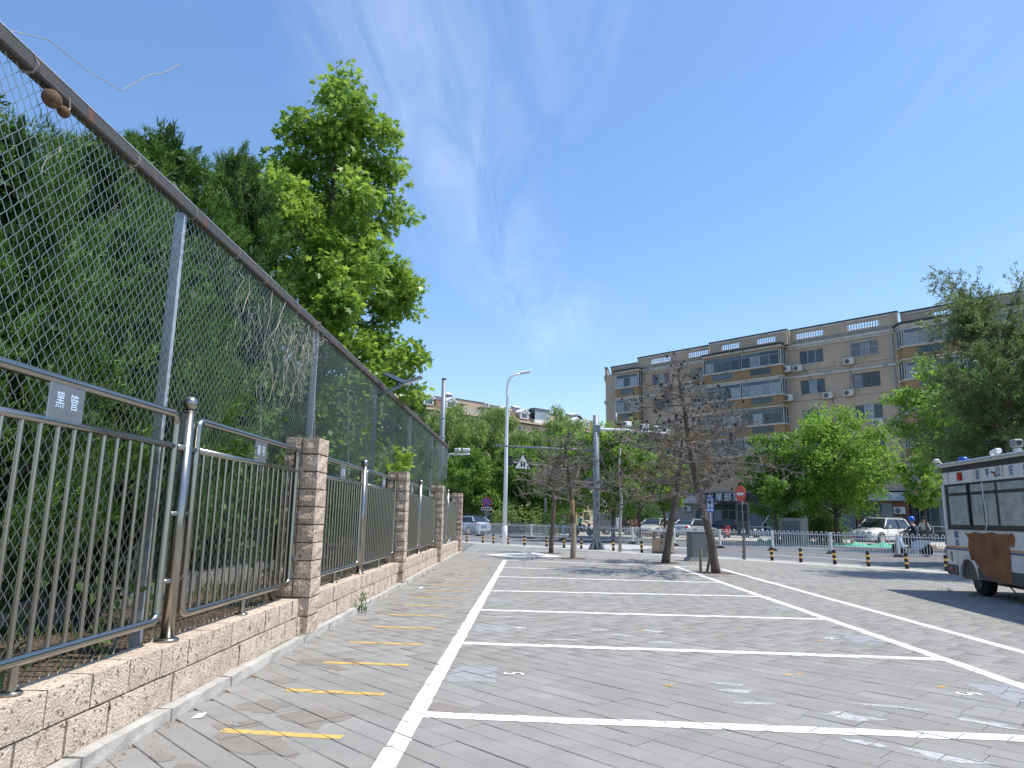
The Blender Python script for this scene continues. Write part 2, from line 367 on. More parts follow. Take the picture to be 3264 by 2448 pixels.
def paver_geo(L, W, c=.0035, h=.04):
    x, y = L/2, W/2
    v = [(-x, -y, -h), (x, -y, -h), (x, y, -h), (-x, y, -h), (-x, -y, -c), (x, -y, -c), (x, y, -c), (-x, y, -c), (-x+c, -y+c, 0), (x-c, -y+c, 0), (x-c, y-c, 0), (-x+c, y-c, 0)]
    f = [(8, 9, 10, 11)]+[(i, (i+1) % 4, 4+(i+1) % 4, 4+i) for i in range(4)]+[(4+i, 4+(i+1) % 4, 8+(i+1) % 4, 8+i) for i in range(4)]
    return v, f
pm = {}
for i in near:
    a0, a1, b0, b1, z = rec[i][:5]; L = round(a1-a0, 3)
    if L not in pm:
        q = MB(); q.add(*paver_geo(L, b1-b0)); pm[L] = q.mesh('paver')
    ca, cbb = (a0+a1)/2, (b0+b1)/2
    link('paver', pm[L], 'paver', plaza, (AX[0]*ca+BX[0]*cbb, AX[1]*ca+BX[1]*cbb, z), (rr.uniform(-.004, .004), rr.uniform(-.003, .003), -pi/4))
V = []; F = []
for i, r in enumerate(rec):
    if i in near: continue
    a0, a1, b0, b1, z = r[:5]; v, f = paver_geo(a1-a0, b1-b0); ca, cbb = (a0+a1)/2, (b0+b1)/2; o = len(V)
    V += [(AX[0]*(ca+p)+BX[0]*(cbb+q), AX[1]*(ca+p)+BX[1]*(cbb+q), z+w) for p, q, w in v]; F += [tuple(k+o for k in q) for q in f]
o = link('far_pavers', nmesh('far_pavers', V, F4=F), 'paver', plaza); o['kind'] = 'stuff'
# ---- paint, clipped to the tops of the pavers so that the joints cut through it
def clip(poly, k, lim, sgn):
    out = []
    for i in range(len(poly)):
        p, q = poly[i], poly[(i+1) % len(poly)]; dp, dq = (p[k]-lim)*sgn, (q[k]-lim)*sgn
        if dp >= 0: out.append(p)
        if (dp >= 0) != (dq >= 0):
            t = dp/(dp-dq); out.append((p[0]+(q[0]-p[0])*t, p[1]+(q[1]-p[1])*t))
    return out
def paint(name, polys, m, lift=.0016, jit=0., label=None):
    mb = MB(); z0 = 0
    for poly in polys:
        P = [(p[0]*AX[0]+p[1]*AX[1], p[0]*BX[0]+p[1]*BX[1]) for p in poly]
        a = [p[0] for p in P]; b = [p[1] for p in P]
        ix = np.where((REC[:, 1] > min(a)) & (REC[:, 0] < max(a)) & (REC[:, 3] > min(b)) & (REC[:, 2] < max(b)))[0]
        for i in ix:
            a0, a1, b0, b1, z = REC[i][:5]; ja, jb = rr.uniform(-jit, jit), rr.uniform(-jit, jit); c = .0012
            q = [(p[0]+ja, p[1]+jb) for p in P]
            for k, lim, s in ((0, a0+c, 1), (0, a1-c, -1), (1, b0+c, 1), (1, b1-c, -1)):
                q = clip(q, k, lim, s)
                if len(q) < 3: break
            if len(q) < 3: continue
            mb.quad(*[(AX[0]*p+BX[0]*w, AX[1]*p+BX[1]*w, z+lift+.001) for p, w in q])
    if not mb.v: return None
    o = mb.build(name, m, plaza, fix=False)
    if label: o['label'] = label
    return o
def strip(p, q, w, seg=1):
    p = np.array(p, float); q = np.array(q, float); d = q-p; n = np.array([-d[1], d[0]])/np.linalg.norm(d)*w/2
    return [[tuple(p+d*i/seg-n), tuple(p+d*(i+1)/seg-n), tuple(p+d*(i+1)/seg+n), tuple(p+d*i/seg+n)] for i in range(seg)]
paint('painted_line', strip((-.81, 2), (-.84, 23.85), .135, 3), 'white_paint', jit=.006)
STALL = [((-.8, 5.39), (4.35, 5.11)), ((-.8, 8.33), (4.35, 7.95)), ((-.82, 11.2), (4.35, 10.9)), ((-.82, 14.07), (4.36, 13.95)), ((-.83, 17.35), (4.36, 16.8)), ((-.84, 20.47), (4.36, 19.4)), ((-.84, 23.85), (5.55, 21.9))]
for p, q in STALL: paint('painted_line', strip((p[0]+.05, p[1]), q, .15, 3), 'white_paint', jit=.005, lift=.0021)
paint('painted_line', strip((4.36, 22.2), (4.34, 3.5), .14, 3), 'white_paint', jit=.006)
paint('painted_line', strip((5.53, 21.4), (5.51, 4.5), .14, 3), 'white_paint', jit=.006)
for k in range(17):
    y = 4.86+1.12*k; f = rr.uniform(-.03, .03)
    paint('yellow_dash', strip((-1.98+f-.006*k, y+rr.uniform(.02, .05)), (-1.17+f, y-.03), .085), 'yellow_paint', jit=.006)
dm = [(-1.7, 27.2), (.1, 29.4), (1.15, 26.6), (-.55, 25.2)]; c0 = np.mean(dm, 0)
paint('painted_diamond', [[dm[i], dm[(i+1) % 4], tuple(c0+(np.array(dm[(i+1) % 4])-c0)*.62), tuple(c0+(np.array(dm[i])-c0)*.62)] for i in range(4)], 'white_paint')
paint('painted_line', strip((-2.5, 32.6), (3.4, 27.3), .12), 'white_thin')
def blob(cx, cy, rx, ry, ang=0, n=9, rough=.35):
    pts = []
    for i in range(n):
        t = 2*pi*i/n; k = 1+rr.uniform(-rough, rough); x, y = rx*k*cos(t), ry*k*sin(t); pts.append((cx+x*cos(ang)-y*sin(ang), cy+x*sin(ang)+y*cos(ang)))
    # split into a fan of triangles so that every piece is convex
    return [[(cx, cy), pts[i], pts[(i+1) % n]] for i in range(n)]
def rough_rect(cx, cy, hx, hy, n=7):
    pts = []
    for (a, b), (c, d) in (((-1, -1), (1, -1)), ((1, -1), (1, 1)), ((1, 1), (-1, 1)), ((-1, 1), (-1, -1))):
        for i in range(n): pts.append((cx+hx*(a+(c-a)*i/n)+rr.uniform(-.018, .018), cy+hy*(b+(d-b)*i/n)+rr.uniform(-.02, .02)))
    return [[(cx, cy), pts[i], pts[(i+1) % len(pts)]] for i in range(len(pts))]
LIFT = [0]
def nl(): LIFT[0] += 1; return .0002+.00002*LIFT[0]
# grey repaint patches with the stall number beside each
for k, (y, dg) in enumerate([(6.75, '5'), (9.45, '6'), (12.5, '1'), (15.6, '1'), (18.8, '1'), (22, '1')]):
    paint('paint_patch', rough_rect(-.5, y, .21, .31), 'grey_patch', lift=.0006)
    text('stall_number', dg, .27, 'white_paint', plaza, (-.13, y+.05, .0055), (0, 0, pi/2), depth=.0004, sx=1.0)
for k, (y, dg) in enumerate([(6.45, '5'), (9.2, '6'), (12.1, '1'), (15.1, '1'), (18, '1')]):
    paint('paint_patch', rough_rect(4.05, y, .19, .33), 'grey_patch', lift=.0006)
    text('stall_number', dg, .27, 'white_paint', plaza, (3.66, y-.05, .0055), (0, 0, -pi/2), depth=.0004, sx=1.0)
for cx, cy, rx, ry, an in [(2.35, 5.62, .19, .085, -.4), (3.25, 5.55, .22, .06, -.75), (1.75, 6.35, .15, .06, -.1), (1.7, 6.6, .13, .04, -.2), (1.75, 5.95, .14, .05, 0), (2.75, 5.95, .25, .04, -.35), (2.55, 4.72, .24, .08, -.6), (2.15, 5.0, .16, .05, -.5),
                           (3.6, 4.75, .16, .1, -.6), (1.1, 9.1, .2, .05, -.3), (1.55, 9.45, .16, .09, -.5), (.9, 9.5, .12, .07, .2), (.4, 8.7, .2, .05, 0), (1.5, 8.65, .2, .04, 0), (.55, 12.6, .25, .05, 0), (1.4, 12.4, .2, .05, .1), (-.25, 10.5, .3, .05, 0), (1.2, 15.5, .25, .06, 0), (.6, 18.6, .3, .08, 0), (5.9, 17, .5, .08, -.3)]:
    paint('paint_scuff', blob(cx, cy, rx, ry, an, 15, .5), 'white_thin', lift=nl())
for k in range(10):
    paint('orange_dot', blob(rr.uniform(.2, 3.9), rr.uniform(4.2, 12), .034, .03, 0, 9), 'orange_dot', lift=nl()+.0006)
for cx, cy, rx, ry in [(-1.75, 4.75, .4, .16), (-1.5, 5.3, .3, .2), (-1.95, 5.5, .18, .15), (-.6, 5.55, .3, .12)]+[(-2.2+abs(rr.gauss(0, .25)), rr.uniform(3.6, 18), rr.uniform(.06, .2), rr.uniform(.05, .16)) for _ in range(34)]:
    paint('rust_stain', blob(cx, cy, rx, ry, -.7, 17, .4), 'rust_stain', lift=nl())
# ---- pale kerb band along the road, kerb stones, road, far pavement
def uvq(u0, u1, v0, v1, z): return [uv(u0, v0, z), uv(u1, v0, z), uv(u1, v1, z), uv(u0, v1, z)]
struct(MB().quad(*uvq(-46, 20, 23.22, 23.98, -.004)).build('pavement_band', 'kerb_pale'))
kerb = struct(MB().quad(*uvq(-46, 20, 23.99, 24.3, -.11)).build('road_kerb', 'joint'))
ks = MB().cbox(0, .985, 0, .3, -.25, .004, .012).mesh('kerb_stone')
for k in range(60): link('kerb_stone', ks, 'kerb', kerb, uv(-42+k, 24.0), (0, 0, SA))
road = struct(MB().quad(*uvq(-160, 120, 24.3, 41.6, RZ)).build('road', 'asphalt'))
def rline(u0, u1, v, w, m, nm='road_line'): MB().quad(*uvq(u0, u1, v-w/2, v+w/2, RZ+.004)).build(nm, m, road)
rline(-80, 60, 26.3, .13, 'white_paint'); rline(-80, 60, 33.15, .13, 'yellow_paint')
for k in range(16): rline(-70+k*7.5, -70+k*7.5+4.5, 29.9, .14, 'white_paint', 'lane_dash')
for k in range(6):
    o = MB().quad(uv(-28.6+k*.1, 26.9+k*1.0, RZ+.004), uv(-23.8+k*.1, 26.9+k*1.0, RZ+.004), uv(-23.8+k*.1, 27.35+k*1.0, RZ+.004), uv(-28.6+k*.1, 27.35+k*1.0, RZ+.004)).build('crossing_bar', 'white_paint', road)
rline(-160, 120, 41.2, .13, 'white_paint')
kerb2 = struct(MB().quad(*uvq(-70, 30, 41.6, 41.9, -.11)).build('far_kerb', 'joint'))
for k in range(75): link('kerb_stone', ks, 'kerb', kerb2, uv(-55+k, 41.62), (0, 0, SA))
struct(MB().quad(*uvq(-160, 120, 41.9, 140, -.01)).build('far_pavement', 'pave_far'))
# soil bed on the far side under the rail: tan strip
for (u0, u1, v0, v1, m) in [(-32, -12, 42.2, 45.6, 'soil'), (-6, 10, 42.2, 46, 'soil')]:
    struct(MB().quad(*uvq(u0, u1, v0, v1, -.004)).build('planting_bed', m))
# pit cover by the bus
pc = thing('pit_cover', 'rectangular steel framed pit cover with faded yellow paint beside the bus', 'pit cover', (6.35, 8.6, 0), R(-4))
MB().cbox(0, 2.2, 0, 1.05, -.03, .008, .004).build('slab', 'concrete', pc)
for a in ((-.04, 2.24, -.05, -.005), (-.04, 2.24, 1.055, 1.1)): MB().box(*a, -.02, .014).build('frame_bar', 'dark', pc)
MB().box(-.045, .12, -.004, 1.054, .0081, .0125).build('end_plate', 'kerb_pale', pc)
MB().quad((.5, .3, .0105), (1.9, .25, .0105), (1.8, .75, .0105), (.6, .7, .0105)).build('yellow_paint', 'yellow_faint', pc)
# ---- garden behind the fence
GZ = .36
def gp(x, y, z=GZ): return fl(x, y, z)
gm = MB()
struct(MB().quad(gp(-60, -10), gp(-1.35, -10), gp(-1.35, 28), gp(-60, 28)).build('garden_lawn', 'soil'))
struct(MB().quad(gp(-1.35, -10, GZ-.004), gp(-.31, -10, GZ+.02), gp(-.31, 28, GZ+.02), gp(-1.35, 28, GZ-.004)).build('garden_soil', 'soil'))
struct(MB().quad(gp(-5.6, -10, GZ+.006), gp(-2.2, -10, GZ+.006), gp(-2.6, 13, GZ+.006), gp(-5.0, 13, GZ+.006)).build('garden_path', 'garden_stone'))
MB_ = MB().box(-.2, .0, 0, 12, 0, .22)
e = MB_.build('garden_edging', 'concrete', None, loc=fl(-1.95, 1, GZ), rot=(0, 0, FA)); tag(e, 'low concrete edging beside the garden path behind the fence', 'edging')
# ================================================================== FENCE
def rough_block(name, lx, ly, lz, n=(2, 4, 2), amp=.006, faces='xny', seed=0, c=.006):
    """block 0..lx, 0..ly, 0..lz; +x and -y faces split rough"""
    q = random.Random(seed); V = {}; v = []; f = []
    def vid(i, j, k):
        if (i, j, k) in V: return V[(i, j, k)]
        p = [lx*i/n[0], ly*j/n[1], lz*k/n[2]]; ext = [(i in (0, n[0])), (j in (0, n[1])), (k in (0, n[2]))]
        if sum(ext) >= 2:      # edges pulled in
            for a, (w, t, L) in enumerate(((i, n[0], lx), (j, n[1], ly), (k, n[2], lz))):
                if ext[a]: p[a] += c*(1 if w == 0 else -1)*q.uniform(.4, 1.3)
        else:
            if i == n[0] and 'x' in faces: p[0] += q.uniform(-amp, amp*1.3)
            if j == 0 and 'n' in faces: p[1] -= q.uniform(-amp, amp*1.3)
        V[(i, j, k)] = len(v); v.append(tuple(p)); return V[(i, j, k)]
    for a, b in ((n[0], 1),):
        for j in range(n[1]):
            for k in range(n[2]): f.append((vid(a, j, k), vid(a, j+1, k), vid(a, j+1, k+1), vid(a, j, k+1)))
    for i in range(n[0]):
        for k in range(n[2]):
            f.append((vid(i, 0, k), vid(i+1, 0, k), vid(i+1, 0, k+1), vid(i, 0, k+1)))
            f.append((vid(i+1, n[1], k), vid(i, n[1], k), vid(i, n[1], k+1), vid(i+1, n[1], k+1)))
    for i in range(n[0]):
        for j in range(n[1]): f.append((vid(i, j, n[2]), vid(i+1, j, n[2]), vid(i+1, j+1, n[2]), vid(i, j+1, n[2])))
    for j in range(n[1]):
        for k in range(n[2]): f.append((vid(0, j+1, k), vid(0, j, k), vid(0, j, k+1), vid(0, j+1, k+1)))
    m = MB(); m.v = v; m.f = f; return m.mesh(name)
BAYS = [(2.27, 8.15), (8.57, 14.45), (14.87, 20.95), (21.37, 27.6)]
BN = ['nearest bay, left of the first pillar', 'bay between the first and second pillars', 'bay between the second and third pillars', 'farthest bay, between the last two pillars']
# kerb under the fence
fk = struct(MB().box(-.3, -.02, -6, 28.1, -.05, .07).build('fence_kerb', 'kerb', loc=(FOX, 0, 0), rot=(0, 0, FA)))
for k in range(34):
    q = rough_block('kerb_stone', .12, .985, .155, (2, 4, 2), .006, 'x', 50+k % 4, .008) if k < 4 else kst[k % 4]
    if k < 4: kst = (kst if k else [])+[q]
    link('kerb_stone', kst[k % 4], 'kerb', fk, (-.12+rr.uniform(-.004, .004), -5.9+k, -.07+rr.uniform(-.003, .003)))
wb = [rough_block('block', .22, .393, .194, (1, 5, 3), .004, 'x', s, .004) for s in range(6)]
wh = [rough_block('block', .22, .193, .194, (1, 3, 3), .004, 'x', s+20, .004) for s in range(3)]
for bi, (y0, y1) in enumerate(BAYS):
    t = thing('block_wall', 'low tan split-faced block wall under the steel railing, '+BN[bi], 'wall', fl(0, 0), FA, 'low wall sections of the fence')
    ya = y0-(3.4 if bi == 0 else 0)
    MB().box(-.312, -.112, ya, y1, .05, .455).build('mortar', 'mortar', t)
    for c in range(2):
        y = ya-(.2 if c else 0)
        while y < y1-.02:
            L = .4
            if y < ya-.01: ms, yy, st = wh[rr.randrange(3)], ya, .2
            elif y+L > y1+.05: ms, yy, st = wh[rr.randrange(3)], y, .4
            else: ms, yy, st = wb[rr.randrange(6)], y, .4
            link('block', ms, 'block', t, (-.32+rr.uniform(-.004, .006), yy+.003, .08+c*.2+rr.uniform(-.002, .002)), (0, 0, rr.uniform(-.008, .008)))
            y = yy+.2 if y < ya-.01 else y+st
pb = [rough_block('block', .2, .415, .194, (3, 4, 3), .011, 'xn', 100+s, .006) for s in range(6)]
PIL = [8.15, 14.45, 20.95, 27.6]
for pi_, y0 in enumerate(PIL):
    t = thing('block_pillar', 'tall tan split-faced block pillar of eleven courses, %s from the camera' % ['nearest', 'second', 'third', 'farthest'][pi_], 'pillar', fl(0, y0), FA, 'fence pillars')
    MB().box(-.395, -.018, .015, .4, .0, 2.27).build('mortar', 'mortar', t)
    for c in range(11):
        for s in range(2):
            link('block', pb[rr.randrange(6)], 'block_rough', t, (-.41+s*.206+rr.uniform(-.004, .004), rr.uniform(-.004, .004), .08+c*.2), (0, 0, rr.uniform(-.012, .012)))
# ---- stainless railing
PX = -.22
def rounded(y0, y1, z0, z1, r, n=5):
    pts = []
    for cy, cz, a0 in ((y1-r, z1-r, 0), (y0+r, z1-r, pi/2), (y0+r, z0+r, pi), (y1-r, z0+r, 1.5*pi)):
        for i in range(n+1):
            t = a0+pi/2*i/n; pts.append((PX, cy+r*cos(t), cz+r*sin(t)))
    return pts+[pts[0]]
bar_me = MB().tube([(0, 0, .64), (0, 0, 1.87)], .0145, 8, False).mesh('bar', True)
foot_me = MB().tube([(0, 0, .475), (0, 0, .62)], .024, 10, False).lathe([(.055, 0), (.055, .012), (.045, .018), (.025, .02)], 12, (0, 0, .474)).mesh('foot', True)
def panel(y0, y1, label, txt, wall_end=0):
    t = thing('steel_railing', label, 'railing', fl(0, 0), FA, 'stainless railing panels')
    MB().tube(rounded(y0, y1, .635, 2.11, .075), .031, 10, False).build('frame', 'steel', t, True)
    MB().tube([(PX, y0, 1.874), (PX, y1, 1.874)], .025, 10).build('mid_rail', 'steel', t, True)
    n = int(round((y1-y0)/.143))
    for i in range(1, n): link('bar', bar_me, 'steel', t, (PX, y0+(y1-y0)*i/n, 0))
    ym = (y0+y1)/2; link('foot', foot_me, 'steel', t, (PX, ym-.02, 0))
    yp = ym+.09
    pl = MB().cbox(PX+.012, PX+.02, yp-.155, yp+.155, 1.872, 2.095, .002).build('name_plate', 'plate', t)
    if txt:
        for k, ch in enumerate(txt): text('lettering', ch, .098, 'plate_ink', pl, (PX+.0215, yp-.062+.124*k, 1.99), (pi/2, 0, pi/2), .0005, .82, .002)
    else:
        for k in range(2):
            q = MB()
            for i in range(3): q.box(PX+.0205, PX+.0215, yp-.085+.1*k, yp-.025+.1*k, 1.945+.033*i, 1.957+.033*i)
            q.box(PX+.0204, PX+.0214, yp-.06+.1*k, yp-.05+.1*k, 1.93, 2.04)
            q.build('lettering', 'plate_ink', pl)
    for yy in ([y1] if wall_end > 0 else ([y0] if wall_end < 0 else [])):
        for z in (1.887, 1.39, .89):
            s = 1 if wall_end > 0 else -1
            MB().tube([(PX, yy+s*.02, z), (PX, yy+s*.135, z)], .017, 8).lathe([(.04, 0), (.04, .02), (.018, .03)], 10, (PX, yy+s*.13, z), 'y').build('wall_anchor', 'steel', t, True)
    return t
TX = [('黑管', '圆号'), (None, None), (None, None), (None, None)]
for bi, (y0, y1) in enumerate(BAYS):
    ym = (y0+y1)/2+(.15 if bi == 0 else 0)
    nm = ['nearest bay', 'bay between the first and second pillars', 'bay between the second and third pillars', 'farthest bay'][bi]
    panel(y0+.12, ym-.19, 'stainless railing panel, near half of the '+nm+(', lettered name plate' if bi == 0 else ''), TX[bi][0], -1)
    panel(ym+.17, y1-.12, 'stainless railing panel, far half of the '+nm+(', lettered name plate' if bi == 0 else ''), TX[bi][1], 1)
    p = thing('railing_post', 'ball topped stainless post, '+nm, 'post', fl(PX, ym), FA, 'ball topped railing posts')
    MB().lathe([(.045, .475), (.045, 2.16)], 14).build('shaft', 'steel', p, True)
    MB().lathe([(.085, .472), (.085, .487), (.06, .497), (.045, .5)], 16).build('base_flange', 'steel', p, True)
    MB().lathe([(.046, 2.15), (.03, 2.165), (.03, 2.175)], 14).sphere((0, 0, 2.222), .06, 16, 10).build('ball', 'steel', p, True)
    for z, r in ((1.874, .024), (1.384, .018), (.9, .018)):
        MB().tube([(0, -.19, z), (0, .17, z)], r, 8).build('link_bar', 'steel', p, True)
# ---- chain link fence
CX = -.46; CT = 3.86; CY0, CY1 = 1.0, 26.1
cl = thing('chain_link_fence', 'tall grey chain link fence with rusty top rail behind the railing', 'fence', fl(0, 0), FA)
dy = .0437; dz = .0475; nw = int((CY1-CY0)/dy); nn = int((CT-.42)/dz)
V = []; Fq = []
zz = .42+dz*np.arange(nn+1); sag = RNG.normal(0, .0016, (nw, nn+1))
base = 0
for w in range(nw):
    yb = CY0+w*dy; ph = (np.arange(nn+1)+w) % 2
    y = yb+np.where(ph == 0, -.001, dy+.001)+sag[w]; x = CX+np.where(ph == 0, .0035, -.0035)+.012*np.sin(yb*1.9+zz*1.1)*np.sin(zz*1.7)
    if yb < 1e9:
        keep = slice(None)
    ns = 6 if yb < 7.5 else (4 if yb < 14 else 3); r = .0021
    k = len(zz); ring = np.zeros((k, ns, 3))
    for j in range(ns):
        t = 2*pi*j/ns+.4; ring[:, j, 0] = x+r*cos(t); ring[:, j, 1] = y+1.4*r*sin(t); ring[:, j, 2] = zz
    V.append(ring.reshape(-1, 3))
    i = np.arange(k-1)[:, None]; j = np.arange(ns)[None, :]; j2 = (j+1) % ns
    Fq.append(np.stack([base+i*ns+j, base+i*ns+j2, base+(i+1)*ns+j2, base+(i+1)*ns+j], -1).reshape(-1, 4)); base += k*ns
o = link('wire_mesh', nmesh('wire_mesh', np.concatenate(V), F4=np.concatenate(Fq), smooth=True), 'wire', cl); o['kind'] = 'stuff'
MB().cbox(CX-.04, CX+.04, CY0, CY1+.04, CT-.03, CT+.065, .012).build('top_rail', 'galv_rust', cl)
MB().box(CX-.036, CX+.036, CY0, CY1+.04, CT+.0652, CT+.072).build('rail_top_strip', 'galv', cl)  # thin paler strip along the top of the dark rail
CP = [1.42, 5.46, 9.35, 13.34, 17.48, 21.72, 26.07]
for k, y in enumerate(CP):
    m = 'pole_grey' if k == 3 else 'galv'
    MB().cbox(CX-.08, CX-.005, y-.032, y+.035, .2, CT-.03, .006).build('post', m, cl)
    MB().box(CX-.055, CX+.012, y-.052, y-.033, .2, CT-.06).build('post_flange', m, cl)
for k in range(26): MB().lathe([(.062, -.004), (.062, .004)], 6, (CX, 2.6+.93*k+rr.uniform(-.2, .2), CT+.012), 'y').build('wire_tie', 'dry_vine', cl)
# dry vine tendrils hanging from the rail
q = MB()
for k in range(85):
    y = rr.choice([rr.uniform(5.7, 9.3), rr.uniform(6.8, 8.9), rr.uniform(7.6, 9.2), rr.uniform(2.5, 14)]); z = CT-rr.uniform(0, .5); L = rr.uniform(.25, 1.1)*(1 if 5.5 < y < 9.4 else .35); pts = []; x = CX+rr.uniform(.005, .05); a = rr.uniform(-.6, .4)
    for i in range(8):
        pts.append((x, y, z)); z -= L/7*rr.uniform(.6, 1.3); y += (a+rr.uniform(-.5, .5))*L/9; x = CX+rr.uniform(-.02, .06)
    r0 = rr.uniform(.002, .0055); q.tube(pts, [r0*(1-.08*i) for i in range(8)], 4, False)
for k in range(30):
    y = rr.uniform(8.3, 9.35); z = CT-rr.uniform(.02, .55); pts = []; t = rr.uniform(0, 6); r = rr.uniform(.08, .22)
    for i in range(8): pts.append((CX+rr.uniform(-.05, .07), y+r*cos(t+i*.6), z+r*.7*sin(t+i*.6)))
    q.tube(pts, .0028, 3, False)
for pts in ([(CX, 4.05, 3.92), (CX+.01, 4.18, 3.98), (CX+.1, 4.45, 4.03), (CX+.2, 4.85, 3.98), (CX+.3, 5.25, 3.97), (CX+.36, 5.6, 4.2), (CX+.4, 5.75, 4.26), (CX+.45, 6.0, 4.42)],): q.tube([(p[0], 3.33+(p[1]-4.05)*.5, p[2]-.01) for p in pts], .003, 4, False)
tag(q.build('dry_vines', 'dry_vine', loc=fl(0, 0), rot=(0, 0, FA), fix=False), 'pale dry vine tendrils hanging from the top rail of the chain link fence', 'vine', kind='stuff')
g = thing('dried_gourd', 'small brown dried gourd hanging under the fence top rail', 'gourd', fl(CX+.06, 3.72, 3.745), FA)
MB().sphere((0, -.04, 0), .055, 10, 7, (.9, 1.2, .95)).sphere((0, .07, -.015), .038, 8, 6, (.9, 1.2, .9)).build('fruit', 'nest', g, True)
MB().tube([(0, .1, -.01), (0, .12, .04), (0, .1, .1)], .005, 5).build('stem', 'dry_vine', g)
# ---- solar lamp on the fence post
s = thing('solar_light', 'grey solar panel light on a short arm above the fence', 'light', fl(CX+.02, 13.34, 3.66), FA)
MB().tube([(0, 0, -.02), (.15, -.02, .05), (.42, -.05, .16)], .03, 10).build('arm', 'pole_grey', s, True)
p = MB().cbox(-.22, .22, -.14, .14, -.012, .012, .004).build('solar_panel', 'solar_blue', s, loc=(.30, 0, .33), rot=(R(20), R(24), 0))
MB().tube([(.36, -.02, .17), (.34, 0, .31)], .018, 6).build('bracket', 'pole_grey', s)
MB().cbox(-.02, .46, -.075, .075, -.025, .03, .012).build('lamp_head', 'pole_grey', s, loc=(.40, -.03, .19), rot=(0, R(-20), 0))
MB().box(.1, .42, -.06, .06, -.031, -.026).build('diffuser', 'lamp_white', s, loc=(.40, -.03, .19), rot=(0, R(-20), 0))
# ---- camera arm at the fence end
s = thing('camera_arm', 'white tube arm reaching out from the far end of the chain link fence', 'bracket', fl(CX+.02, 26.07, 3.62), FA)
MB().tube([(0, 0, 0), (.8, 0, .02)], .038, 10).build('tube', 'lamp_white', s, True)
MB().tube([(-.06, 0, -.12), (.0, 0, -.1), (.06, 0, -.04)], .025, 8).build('clamp', 'lamp_white', s, True)
for k, (dx, rz, lb) in enumerate([(.36, -2.3, 'left one of two white cameras on the arm at the fence end'), (.68, -1.5, 'right one of two white cameras on the arm at the fence end')]):
    c = thing('security_camera', lb, 'camera', fl(CX+.02+dx, 26.07, 3.68), rz)
    MB().tube([(0, 0, -.03), (0, 0, .06)], .02, 8).build('bracket', 'lamp_white', c)
    MB().cbox(-.05, .05, -.15, .13, .06, .17, .02).build('housing', 'lamp_white', c); MB().lathe([(.04, 0), (.04, .02)], 10, (0, -.165, .115), 'y').build('lens', 'dark', c)
# ================================================================== TREES
def unit(a): return a/(np.linalg.norm(a, axis=-1, keepdims=True)+1e-9)
LEAF = {'rhomb': np.array([(0, 0, 0), (.32, .45, .05), (0, 1, 0), (-.32, .45, .05)]),
        'willow': np.array([(0, 0, 0), (.11, .5, .03), (0, 1, -.1), (-.11, .5, .03)]),
        'lobed': np.array([(0, 0, 0), (.42, -.02, .03), (.24, .28, 0), (.62, .55, -.06), (.2, .58, .02), (0, 1.05, -.08), (-.2, .58, .02), (-.62, .55, -.06), (-.24, .28, 0), (-.42, -.02, .03)]),
        'blade': np.array([(-.07, 0, 0), (.07, 0, 0), (0, 1, 0)]),
        'round': np.array([(0, 0, 0), (.35, .2, .03), (.4, .6, .04), (0, 1, -.05), (-.4, .6, .04), (-.35, .2, .03)])}
def leaf_mesh(name, P, D, size, kind, rng, upbias=.6):
    T = LEAF[kind]; n = len(P); k = len(T); D = unit(D); up = rng.normal(0, 1, (n, 3)); up[:, 2] += upbias*2
    X = unit(np.cross(D, up)); Z = np.cross(X, D); s = np.asarray(size).reshape(-1, 1, 1)
    V = P[:, None, :]+s*(T[None, :, 0:1]*X[:, None]+T[None, :, 1:2]*D[:, None]+T[None, :, 2:3]*Z[:, None])
    return nmesh(name, V.reshape(-1, 3), Fn=np.arange(n*k).reshape(n, k))
def limb_path(p0, tip, rng, bend=.25, n=6, lift=.0):
    p0 = np.array(p0, float); tip = np.array(tip, float); L = np.linalg.norm(tip-p0); pts = []
    off = rng.normal(0, bend*L*.3, 3); off[2] = abs(off[2])*.5-lift*L
    for i in range(n):
        t = i/(n-1); pts.append(p0+(tip-p0)*t+off*sin(pi*t)*.6)
    return np.array(pts)
